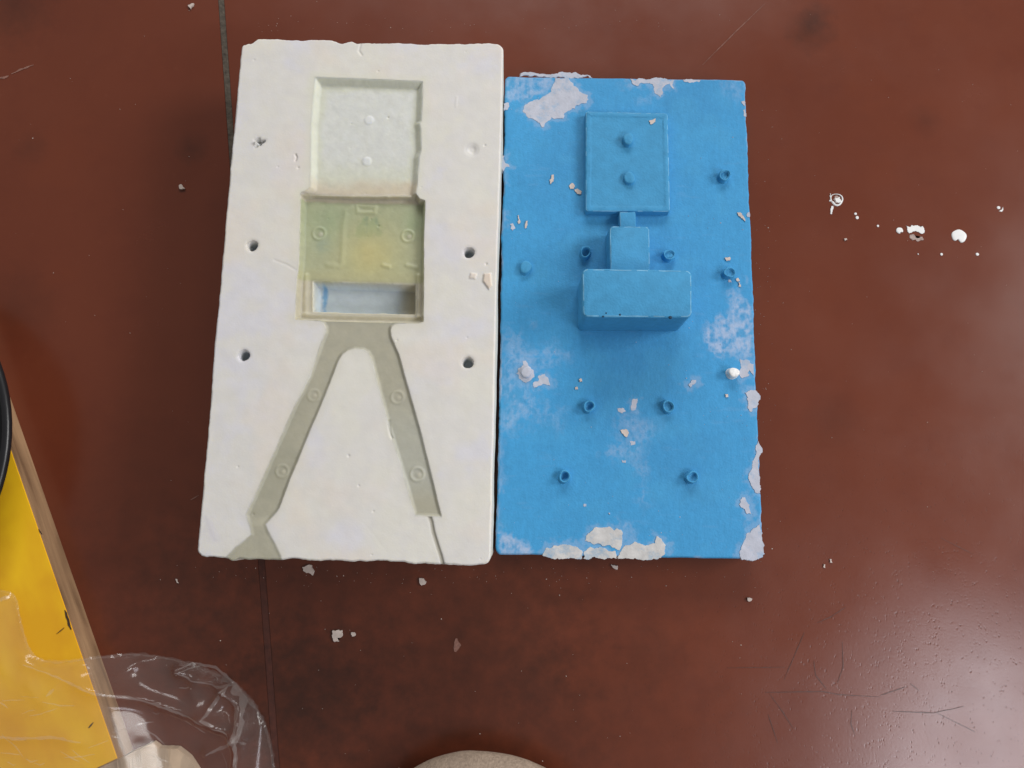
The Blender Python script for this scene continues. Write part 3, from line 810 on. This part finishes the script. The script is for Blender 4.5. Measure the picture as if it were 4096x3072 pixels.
def raised(name, corners_px, z_top, profile, corner, seed, jit=.00012, wear_ring=2):
    """corners_px: TL, TR, BR, BL of the raised piece's TOP face in the photo; profile rings (outset, z below top)"""
    q = [Vector(FB.loc(u, v, BZ + z_top)) for u, v in corners_px]
    def lerp2(s, t):                       # s: 0 left..1 right, t: 0 bottom..1 top
        return (q[3].lerp(q[2], s)).lerp(q[0].lerp(q[1], s), t)
    wd = (q[1] - q[0]).length; ht = (q[0] - q[3]).length
    rings = []
    n = 5
    for out, dz in profile:
        r = []
        for x, y in ring_shape(wd + 2 * out, ht + 2 * out, max(corner + out, .0004), n):
            p = lerp2(x / wd + .5, y / ht + .5); r.append((p.x, p.y, BZ + z_top - dz))
        rings.append(r)
    # finer verts along straight edges give a hand-made wobble
    fine = []
    for r in rings:
        o = []
        for i in range(len(r)):
            a, b = Vector(r[i]), Vector(r[(i + 1) % len(r)])
            k = max(1, int((b - a).length / .004)) if (b - a).length > .006 else 1
            base = max(1, int((Vector(rings[0][(i + 1) % len(r)]) - Vector(rings[0][i])).length / .004)) if (Vector(rings[0][(i + 1) % len(r)]) - Vector(rings[0][i])).length > .006 else 1
            for j in range(base): o.append(tuple(a.lerp(b, j / base)))
        fine.append(o)
    me = loft(name, fine, jit, seed)
    me.polygons.foreach_set('use_smooth', np.full(len(me.polygons), True))
    o = link(name, me, M['bluepart'], blue)
    me.materials.append(M['worn'])
    nseg = len(fine[0]); rn = random.Random(seed + 50)
    for k, p_ in enumerate(me.polygons):
        if k // nseg == wear_ring and k < nseg * (len(fine) - 1) and rn.random() < .8: p_.material_index = 1
    me.set_sharp_from_angle(angle=math.radians(28))
    return o

HP = .0075
raised('head_plate', [px('p', [(262, 128)])[0], px('p', [(1160, 150)])[0], px('p', [(1186, 1230)])[0], px('p', [(262, 1225)])[0]], HP,
       [(.0009, HP + .0008), (.0006, .002), (.0002, .0006), (-.0003, .0002), (-.0016, .0000), (-.0034, .0000), (-.0041, .0003), (-.0050, .00035)], .0016, 1, wear_ring=2)
raised('neck', [px('p', [(632, 1240)])[0], px('p', [(806, 1240)])[0], px('p', [(812, 1410)])[0], px('p', [(640, 1410)])[0]], .009, [(.0004, .0096), (.0002, .001), (0, .0003), (-.0005, 0)], .0008, 2)
raised('torso_block', [(2440, 905), (2597, 908), (2599, 1090), (2442, 1088)], .022, [(.0010, .0228), (.0004, .003), (.0002, .0010), (0, .0004), (-.0007, 0)], .0028, 3, .0002, wear_ring=3)
BX = .043
raised('hip_block', [(2329, 1074), (2767, 1081), (2768, 1270), (2331, 1268)], BX, [(.0002, BX + .0008), (.0001, .03), (0, .012), (0, .0025), (0, .0008), (-.0005, .0003), (-.0012, 0)], .0042, 4, .00018, wear_ring=5)
# small air bubbles in the hip block's lower edge
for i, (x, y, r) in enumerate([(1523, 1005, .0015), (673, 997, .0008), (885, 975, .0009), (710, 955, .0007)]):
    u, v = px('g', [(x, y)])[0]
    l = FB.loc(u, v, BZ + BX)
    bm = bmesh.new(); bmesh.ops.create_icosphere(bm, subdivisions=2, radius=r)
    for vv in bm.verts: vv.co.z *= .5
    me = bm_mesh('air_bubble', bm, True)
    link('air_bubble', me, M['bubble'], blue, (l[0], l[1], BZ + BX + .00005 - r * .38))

def peg_mesh(r, h, hollow, seed, material_dep=0):
    rnd = random.Random(seed); n = 20; bm = bmesh.new()
    ph = [rnd.uniform(0, 6.28) for _ in range(4)]
    def rim(a): return 1 + (.15 * math.sin(a + ph[0]) + .08 * math.sin(3 * a + ph[1])) * (1.0 if hollow else .4)
    def rad(a): return 1 + .09 * math.sin(2 * a + ph[2]) + .05 * math.sin(3 * a + ph[3])
    prof = [(1.22, -.0006, 0), (1.08, .0006, 0), (1.0, h * .5, 0), (.97, h * .93, 1)]
    if hollow: prof += [(.90, h, 1), (.76, h * .97, 1), (.66, h * .6, 0), (.55, hollow, 0), (.2, hollow - .0004, 0)]
    else: prof += [(.90, h, 1), (.65, h * 1.04, 1), (.3, h * 1.06, 1)]
    rings = []
    for f, z, m in prof:
        rings.append([bm.verts.new((r * f * rad(2 * math.pi * k / n) * math.cos(2 * math.pi * k / n), r * f * rad(2 * math.pi * k / n) * math.sin(2 * math.pi * k / n),
                                    z * (rim(2 * math.pi * k / n) if m else 1))) for k in range(n)])
    for a, b in zip(rings[:-1], rings[1:]):
        for k in range(n): bm.faces.new((a[k], a[(k + 1) % n], b[(k + 1) % n], b[k]))
    bm.faces.new(rings[-1])
    return bm_mesh('peg', bm, True)

pegs = [(2514, 552, .0047, .0080, 0, HP), (2518, 708, .0048, .0055, 0, HP), (2900, 698, .0047, .0090, .006, 0), (2343, 1006, .0046, .0085, .0015, 0), (2678, 1017, .0048, .0090, .0062, 0),
        (2103, 1067, .0050, .0060, 0, 0), (2920, 1088, .0048, .0085, .0050, 0), (2357, 1624, .0047, .0080, .0020, 0), (2674, 1625, .0048, .0085, .0055, 0), (2259, 1905, .0047, .0080, .0015, 0), (2771, 1908, .0048, .0085, .0042, 0)]
for i, (u, v, r, h, ho, z) in enumerate(pegs):
    h *= .68; ho *= .68
    a = FB.loc(u, v, BZ + z + h)
    o = link('peg', peg_mesh(r, h, ho, 20 + i), M['bluepart'], blue, (a[0], a[1], BZ + z - (.0008 if z else 0)))
for u, v, h in ((2937, 1489, .0065), (2105, 1487, .0035)):
    a = FB.loc(u, v, BZ + h)
    o = link('peg', peg_mesh(.0042, h, 0, int(u)), M['drop'] if u > 2500 else M['flake'], blue, (a[0], a[1], BZ)); o['label'] = 'white plaster-coated peg'

for i, (c, pts, kind) in enumerate(flakes):
    zz = BZ + (HP if kind == 2 else 0)
    q = FB.poly(c, pts, zz)
    big = max(abs(q[0][0] - p[0]) + abs(q[0][1] - p[1]) for p in q)
    me = flake_mesh('plaster_flake', q, zz - .0006, .0009 if kind != 1 else .0015, .00035 if big > .012 else .00015, .0013 if big > .012 else .0008, i)
    o = link('plaster_flake', me, M['flake'] if kind == 0 else (M['flakewarm'] if kind == 3 else M['chip']), blue)
# overhanging crust at the far edge
q = FB.poly('3', [(235, 100), (240, 76), (270, 68), (330, 72), (370, 80), (430, 86), (520, 80), (600, 72), (680, 85), (760, 94), (775, 108), (600, 110), (400, 104)], BZ)
link('plaster_flake', flake_mesh('plaster_flake', q, BZ - .0012, .001, .0005, .002, 77), M['flake'], blue)
# fine specks stuck in the paint: far too many to count
def specks(name, fn, n, seed, rlo, rhi, material, parent):
    rnd = random.Random(seed); bm = bmesh.new()
    for _ in range(n):
        p = fn(rnd)
        if p is None: continue
        r = rnd.uniform(rlo, rhi) * (1 if rnd.random() < .85 else 1.7); a0 = rnd.uniform(0, 6.28); el = rnd.uniform(.5, 1)
        vs = [bm.verts.new((p[0] + r * math.cos(a0 + k * 1.5708) * (el if k % 2 else 1), p[1] + r * math.sin(a0 + k * 1.5708) * (el if k % 2 else 1), p[2] - .0003)) for k in range(4)]
        t = bm.verts.new((p[0], p[1], p[2] + r * .7))
        for k in range(4): bm.faces.new((vs[k], vs[(k + 1) % 4], t))
    o = link(name, bm_mesh(name, bm), material, parent); o['kind'] = 'stuff'
    return o
def bs(r):
    x, y = r.uniform(-.097, .097), r.uniform(-.19, .19)
    if r.random() < .5 and not (x > .02): return None
    u = abs(x) < .045 and -.0 < y < .185
    return None if u else (x, y, BZ)
specks('plaster_specks', bs, 520, 3, .00022, .00055, M['flake'], blue)

# ------------------------------------------------------------------ loose chips on the table
def chip(pts, c, label, seed, thick=.0016):
    q = [P(u, v, 0) for u, v in px(c, pts)]
    ce = sum(q, Vector()) / len(q)
    me = flake_mesh('plaster_chip', [(p.x - ce.x, p.y - ce.y) for p in q], 0, thick, .00025, .0012, seed)
    o = link('plaster_chip', me, M['chip'], None, (ce.x, ce.y, .0002))
    tag(o, label, 'chip', 'loose plaster chips on the table')
chip([(585, 1577), (635, 1572), (648, 1600), (638, 1622), (605, 1610), (588, 1598)], '2', 'pale plaster chip lying just under the left part of the white mould\'s lower edge', 1)
chip([(380, 25), (420, 28), (445, 55), (430, 80), (400, 90), (385, 65)], 'k', 'pale plaster chip below the right part of the white mould\'s lower edge', 2)
chip([(1332, 2520), (1355, 2518), (1372, 2535), (1362, 2550), (1350, 2552), (1358, 2565), (1340, 2568), (1330, 2545)], 'f', 'largest pinkish plaster chip on the dark table, well below the white mould', 3)
chip([(1404, 2530), (1418, 2528), (1424, 2540), (1408, 2545)], 'f', 'small dull plaster crumb just right of the largest pinkish chip', 4, .0008)
chip([(655, 1602), (690, 1608), (690, 1628), (665, 1620)], '4', 'pale four-sided plaster chip just below the blue mould\'s lower edge', 5)
chip([(1390, 45), (1435, 32), (1430, 50), (1410, 72)], 't', 'triangular plaster chip at the top edge, left of the table joint', 6)
chip([(1325, 1370), (1345, 1365), (1355, 1385), (1370, 1395), (1345, 1400), (1325, 1390)], 't', 'whitish plaster crumb on the red-brown table left of the white mould', 7)
chip([(455, 460), (480, 462), (482, 478), (465, 485), (455, 475)], '8', 'small plaster crumb below and right of the blue mould\'s lower right corner', 8)
chip([(716, 838), (730, 836), (735, 846), (722, 852)], '7', 'tan crumb on the table between the blue mould and the white paint drops', 9, .0008)
chip([(1090, 488), (1098, 490), (1108, 515), (1098, 512)], '6', 'thin pale sliver on the dark table between yellow board and white mould', 10, .0008)
chip([(940, 246), (950, 250), (950, 272), (938, 268)], '8', 'left one of two slivers lying right of the blue mould\'s lower right corner', 11, .0008)
chip([(978, 214), (990, 216), (994, 240), (980, 238)], '8', 'right one of two slivers lying right of the blue mould\'s lower right corner', 12, .0008)
def ts(r):
    u, v = r.uniform(0, 4096), r.uniform(0, 3072)
    if 760 < u < 3080 and 120 < v < 2280: return None
    if u < 620 and v > 1400: return None
    p = P(u, v, 0); return (p.x, p.y, .0002)
def ts2(r):
    if r.random() < .55: return ts(r)
    k = r.random()
    if k < .5: u, v = r.uniform(780, 3060), 2265 + abs(r.gauss(0, 60))
    elif k < .8: u, v = 3020 + abs(r.gauss(0, 60)), r.uniform(400, 2250)
    else: u, v = r.uniform(960, 2980), 130 - abs(r.gauss(0, 40))
    p = P(u, v, 0); return (p.x, p.y, .0002)
sp = specks('plaster_dust', ts2, 520, 11, .00020, .00045, M['speck'], None)
sp['label'] = 'fine pale plaster dust scattered over the table'; sp['category'] = 'dust'

# ------------------------------------------------------------------ yellow board with wooden edge
def board_materials():
    def grain(name, c1, c2, c3, scale, direction, mixamt=.7):
        m = bpy.data.materials.new(name); m.use_nodes = True
        nt = m.node_tree; N = nt.nodes; L = nt.links; b = N['Principled BSDF']
        tc = N.new('ShaderNodeTexCoord'); mp = N.new('ShaderNodeMapping'); mp.inputs['Scale'].default_value = scale; mp.inputs['Rotation'].default_value = (0, 0, direction)
        L.new(tc.outputs['Object'], mp.inputs[0])
        n1 = N.new('ShaderNodeTexNoise'); n1.inputs['Scale'].default_value = 12; n1.inputs['Detail'].default_value = 7; L.new(mp.outputs[0], n1.inputs['Vector'])
        n2 = N.new('ShaderNodeTexNoise'); n2.inputs['Scale'].default_value = 26; n2.inputs['Detail'].default_value = 3; L.new(tc.outputs['Object'], n2.inputs['Vector'])
        r = N.new('ShaderNodeValToRGB'); e = r.color_ramp.elements
        e[0].position = .36; e[0].color = (*c2, 1); e[1].position = .62; e[1].color = (*c1, 1)
        L.new(n1.outputs[0], r.inputs[0])
        mx = N.new('ShaderNodeMix'); mx.data_type = 'RGBA'
        mr = N.new('ShaderNodeMapRange'); mr.inputs[1].default_value = .52; mr.inputs[2].default_value = .72; mr.inputs[4].default_value = mixamt
        L.new(n2.outputs[0], mr.inputs[0]); L.new(mr.outputs[0], mx.inputs[0]); L.new(r.outputs[0], mx.inputs[6]); mx.inputs[7].default_value = (*c3, 1)
        L.new(mx.outputs[2], b.inputs['Base Color']); b.inputs['Roughness'].default_value = .5
        return m
    return (grain('yellow_paint', (.92, .54, .012), (.80, .40, .010), (.66, .28, .012), (1, 2.2, 1), 0, .35),
            grain('raw_wood', (.42, .26, .14), (.20, .115, .06), (.34, .20, .11), (.8, 9, 9), 0))
M['yellow'], M['wood'] = board_materials()
BT = .0222
e0, e1 = P(10, 1500, 0), P(534, 3000, 0)
ed = (e1 - e0).normalized(); en = Vector((-ed.y, ed.x, 0))
if en.x > 0: en = -en
ba = math.atan2(ed.y, ed.x)
yb = empty('yellow_board', (e1.x, e1.y, 0), ba)
tag(yb, 'yellow painted board with bare wooden edge at the lower left', 'board')
sg = 1 if (Vector((-math.sin(ba), math.cos(ba), 0)).dot(en) > 0) else -1
Lb = (e1 - e0).length + .16
q = [Vector((-Lb, 0, 0)), Vector((0, 0, 0)), Vector((0, sg * .5, 0)), Vector((-Lb, sg * .5, 0))]
def slab2(name, q, z0, z1, material, parent, bev=.0008):
    bm = bmesh.new()
    lo = [bm.verts.new((p.x, p.y, z0)) for p in q]; hi = [bm.verts.new((p.x, p.y, z1)) for p in q]
    n = len(q)
    for i in range(n): bm.faces.new((lo[i], lo[(i + 1) % n], hi[(i + 1) % n], hi[i]))
    t = bm.faces.new(hi); bm.faces.new(lo[::-1])
    bmesh.ops.bevel(bm, geom=list(t.edges), offset=bev, segments=2, affect='EDGES')
    return link(name, bm_mesh(name, bm), material, parent)
slab2('wooden_core', q, 0, BT - .0006, M['wood'], yb, .0015)
ins = [Vector((-Lb, sg * .0009, 0)), Vector((-.0009, sg * .0009, 0)), Vector((-.0009, sg * .5, 0)), Vector((-Lb, sg * .5, 0))]
slab2('painted_face', ins, BT - .0005, BT, M['yellow'], yb, .0004)
for i, (pts, wd) in enumerate([([(405, 680), (415, 720), (430, 770), (445, 800)], .0022), ([(350, 830), (400, 790)], .0007), ([(240, 180), (262, 215)], .0012), ([(550, 1410), (580, 1375)], .0012)]):
    st = strip('scratch', [P(u, v, BT) for u, v in px('6', pts)], wd, BT + .0004, M['mark'], None, 90 + i)
    st.parent = yb; st.matrix_parent_inverse = (Matrix.Translation((e1.x, e1.y, 0)) @ Matrix.Rotation(ba, 4, 'Z')).inverted()

# black round rim standing on the board
def rim_mesh(R, tube_pts, n=96):
    bm = bmesh.new(); rows = []
    for k in range(n):
        a = 2 * math.pi * k / n
        rows.append([bm.verts.new(((R + d) * math.cos(a), (R + d) * math.sin(a), z)) for d, z in tube_pts])
    m = len(tube_pts)
    for k in range(n):
        for j in range(m - 1):
            bm.faces.new((rows[k][j], rows[k][j + 1], rows[(k + 1) % n][j + 1], rows[(k + 1) % n][j]))
    bm.faces.new([rows[k][-1] for k in range(n)])
    return bm_mesh('rim', bm, True)
RZ = .05
pe = P(34, 1790, RZ)
RR = .15
bowl = empty('black_tub', (pe.x - RR, pe.y, BT)); tag(bowl, 'round black plastic tub rim cut off by the left edge, on the yellow board', 'tub')
link('wall', rim_mesh(RR - .004, [(-.030, 0), (-.004, .024), (-.0025, .026), (-.0045, .024), (-.034, .003), (-.13, .0028)]), M['black'], bowl)
tube = [(.0035 * math.cos(t) * 1.0 - .0035, .0255 + .0035 * math.sin(t)) for t in np.linspace(-1.2, 4.2, 12)]
bm = bmesh.new(); n = 96; rows = []
for k in range(n):
    a = 2 * math.pi * k / n
    rows.append([bm.verts.new(((RR + d) * math.cos(a), (RR + d) * math.sin(a), z)) for d, z in tube])
for k in range(n):
    for j in range(len(tube)):
        bm.faces.new((rows[k][j], rows[k][(j + 1) % len(tube)], rows[(k + 1) % n][(j + 1) % len(tube)], rows[(k + 1) % n][j]))
link('rim', bm_mesh('rim', bm, True), M['black'], bowl)

# brown card scrap under the bag
cs = px('6', [(540, 1700), (600, 1655), (720, 1600), (812, 1562), (945, 1500), (985, 1530), (1100, 1535), (1170, 1590), (1230, 1680), (1300, 1800), (560, 1800)])
zc = .006
q = [P(u, v, zc) for u, v in cs]; ce = sum(q, Vector()) / len(q)
card = link('card_scrap', flake_mesh('card_scrap', [(p.x - ce.x, p.y - ce.y) for p in q], 0, .006, .00004, .003, 5), M['paper'], None, (ce.x, ce.y, .0004))
tag(card, 'tan card scrap beneath the clear bag at the bottom edge', 'scrap')

# ------------------------------------------------------------------ clear plastic bag
def film_material(name, milk):
    m = bpy.data.materials.new(name); m.use_nodes = True
    nt = m.node_tree; N = nt.nodes; L = nt.links
    N.remove(N['Principled BSDF']); out = N['Material Output']
    tr = N.new('ShaderNodeBsdfTransparent'); tr.inputs[0].default_value = (.992, .99, .985, 1)
    gl = N.new('ShaderNodeBsdfGlossy'); gl.inputs['Roughness'].default_value = .15; gl.inputs[0].default_value = (.95, .95, .95, 1)
    df = N.new('ShaderNodeBsdfDiffuse'); df.inputs[0].default_value = (.75, .72, .70, 1)
    fr = N.new('ShaderNodeFresnel'); fr.inputs[0].default_value = 1.35
    m1 = N.new('ShaderNodeMixShader'); m1.inputs[0].default_value = milk
    L.new(tr.outputs[0], m1.inputs[1]); L.new(df.outputs[0], m1.inputs[2])
    m2 = N.new('ShaderNodeMixShader'); mn = N.new('ShaderNodeMath'); mn.operation = 'MINIMUM'; mn.inputs[1].default_value = .13; L.new(fr.outputs[0], mn.inputs[0]); L.new(mn.outputs[0], m2.inputs[0]); L.new(m1.outputs[0], m2.inputs[1]); L.new(gl.outputs[0], m2.inputs[2])
    L.new(m2.outputs[0], out.inputs['Surface'])
    return m
M['film'] = film_material('clear_film', .05)
M['hem'] = film_material('clear_film_hem', .04)
M['fold_glint'] = film_material('clear_film_fold_glint', .11)
zb = .030
outl = [(-500, 560), (-100, 555), (60, 565), (110, 600), (130, 740), (170, 880), (220, 975), (340, 1005), (500, 985), (640, 962), (830, 966), (1060, 1002), (1250, 1062), (1400, 1135), (1500, 1222), (1580, 1332), (1632, 1450), (1672, 1660), (1690, 1900), (1600, 2300), (-500, 2300)]
def over(u_, v_):
    return P(u_, v_, zb)
bo = [tuple(P(u, v, .024 if u < 380 else .012))[:2] for u, v in px('6', outl)]
bo = smooth_poly(bo, 2)
arr = np.array(bo); x0, y0 = arr.min(0); x1, y1 = arr.max(0)
x0 = max(x0, P(-250, 2700).x); y0 = max(y0, P(1000, 3300).y)
st = .0016
xs, ys = np.arange(x0, x1 + st, st), np.arange(y0, y1 + st, st)
X, Y = np.meshgrid(xs, ys, indexing='ij')
sd = poly_sdf(X, Y, bo, .5)
# height of what the film lies on
side = (X - e1.x) * en.x + (Y - e1.y) * en.y          # >0 over the board
baseh = .0015 + (BT + .001) * sstep(-.030, .004, side)
ridges = [([(200, 1000), (450, 1090), (700, 1190), (1000, 1290), (1230, 1370), (1450, 1470)], .013, .0035), ([(1075, 1060), (1130, 1038), (1280, 1062), (1400, 1170), (1480, 1275), (1490, 1440), (1450, 1680)], .012, .0035),
          ([(1075, 1075), (1160, 1130), (1340, 1165), (1390, 1175)], .010, .0035), ([(1380, 1170), (1310, 1260), (1255, 1360), (1330, 1400)], .009, .0035), ([(1380, 1175), (1450, 1320), (1470, 1480), (1465, 1680)], .011, .003),
          ([(680, 1110), (770, 1050), (860, 1000)], .007, .004), ([(0, 1430), (150, 1445), (400, 1440), (560, 1470)], .009, .003), ([(40, 1120), (45, 1220), (10, 1330)], .008, .0025), ([(240, 1130), (300, 1220), (330, 1240)], .008, .003),
          ([(350, 1190), (400, 1150)], .007, .0025), ([(0, 640), (90, 590)], .009, .004), ([(0, 1640), (250, 1650), (500, 1640)], .009, .004), ([(1450, 1480), (1400, 1530), (1250, 1600)], .008, .0035),
          ([(60, 700), (40, 900), (100, 1050)], .008, .004), ([(1250, 1070), (1150, 1200), (1230, 1360)], .005, .004), ([(160, 900), (330, 1010), (560, 1010)], .006, .003)]
Hh = baseh + .005 * sstep(0, -.02, sd) + .0030 * (1 - .9 * sstep(-.02, .0, side)) * fbm(X, Y, .07, 301) * sstep(0, -.012, sd) + .0005 * (1 - sstep(-.02, .0, side)) * fbm(X + .3 * Y, Y, .018, 302) * sstep(0, -.006, sd)
for pts, h, wd in ridges:
    pl = [tuple(P(u, v, .02))[:2] for u, v in px('6', pts)]
    dd = line_dist(X, Y, pl)
    Hh += (.8 - .45 * sstep(-.01, .01, side)) * h * np.exp(-np.abs(dd / (wd * 1.5)) ** 1.5)
edge = sstep(.0, -.0045, sd)
Zt = baseh * (1 - edge) + Hh * edge
Zl = baseh - .0007
gx_, gy_ = np.gradient(sd, st, st)
near = (sd > -.5 * st) & (sd < 1.6 * st)
X = np.where(near, X - gx_ * sd, X); Y = np.where(near, Y - gy_ * sd, Y)
keep = (sd < 1.05 * st)
idx = -np.ones(X.shape, int)
F = grid_faces(*X.shape)
fm = keep.reshape(-1)[F].all(1); F = F[fm]
used, inv = np.unique(F, return_inverse=True); ff = inv.reshape(-1, 4)
Vt = np.stack([X, Y, Zt], -1).reshape(-1, 3)[used]; Vb = np.stack([X, Y, np.minimum(Zl, Zt - .0003)], -1).reshape(-1, 3)[used]
bag = empty('plastic_bag', (0, 0, 0)); tag(bag, 'crumpled clear plastic bag over the yellow board at the lower left', 'bag')
link('upper_film', mesh_np('upper_film', Vt, ff), M['film'], bag)
rc = random.Random(12); crink = []
for _ in range(26):                                # fine creases, milky strips standing in for glints
    cx0, cy0 = rc.uniform(20, 1500), rc.uniform(1060, 1640); an = rc.uniform(-.5, .9) + (1.1 if cx0 > 1100 else 0); ln = rc.uniform(40, 190)
    m_ = (cx0 + ln * .5 * math.cos(an) + rc.uniform(-15, 15), cy0 + ln * .5 * math.sin(an) + rc.uniform(-15, 15))
    crink.append([(cx0, cy0), m_, (cx0 + ln * math.cos(an), cy0 + ln * math.sin(an))])
def sample_h(x, y):
    i = min(max(int(round((x - x0) / st)), 0), Zt.shape[0] - 1); j = min(max(int(round((y - y0) / st)), 0), Zt.shape[1] - 1)
    return Zt[i, j]
for i, (pts, wd) in enumerate([(ridges[0][0], .0022), (ridges[1][0], .0030), (ridges[2][0], .0016), (ridges[3][0], .0030), (ridges[4][0], .0045), (ridges[6][0], .0026), (ridges[9][0], .0030), (ridges[10][0], .005), (ridges[7][0], .0014), (ridges[12][0], .003)] + [(q_, .0011) for q_ in crink]):
    pl = [P(u, v, .02) for u, v in px('6', pts)]
    fo = strip('fold_glint', pl, wd, 0, M['fold_glint'], bag, 200 + i)  # milky doubled film that also paints highlight streaks along the ridges
    for v_ in fo.data.vertices: v_.co.z = sample_h(v_.co.x, v_.co.y) + .0006
    fo.data.polygons.foreach_set('use_smooth', np.full(len(fo.data.polygons), True))
# rolled edge of the film
he = [Vector((p[0], p[1], 0)) for p in bo if p[0] > x0 + .01 and p[1] > y0 + .005]
fo = strip('hem', he, .0030, 0, M['hem'], bag, 300)
for v_ in fo.data.vertices: v_.co.z = sample_h(v_.co.x, v_.co.y) + .0009

# ------------------------------------------------------------------ beige fabric at the bottom edge
ap = P(1947, 3005, .03)
cr = .10
bm = bmesh.new()
bmesh.ops.create_uvsphere(bm, u_segments=96, v_segments=48, radius=1)
for v_ in bm.verts:
    a = math.atan2(v_.co.y, v_.co.x)
    k = 1 + .03 * math.sin(3 * a + 1)
    nn = vnoise(np.array([a * 8 + 40]), np.array([v_.co.z * 6 + 30]), 77)[0]
    v_.co = Vector((v_.co.x * cr * .98 * k, v_.co.y * cr * k, v_.co.z * .030 + .030)) * (1 + .012 * nn)
    v_.co.z = max(v_.co.z, .0005)
cu = link('fabric_cushion', bm_mesh('fabric_cushion', bm, True), M['cloth'], None, (ap.x, ap.y - cr * .985, 0))
tag(cu, 'rounded beige fabric pad poking in at the bottom edge of the photo', 'cushion')
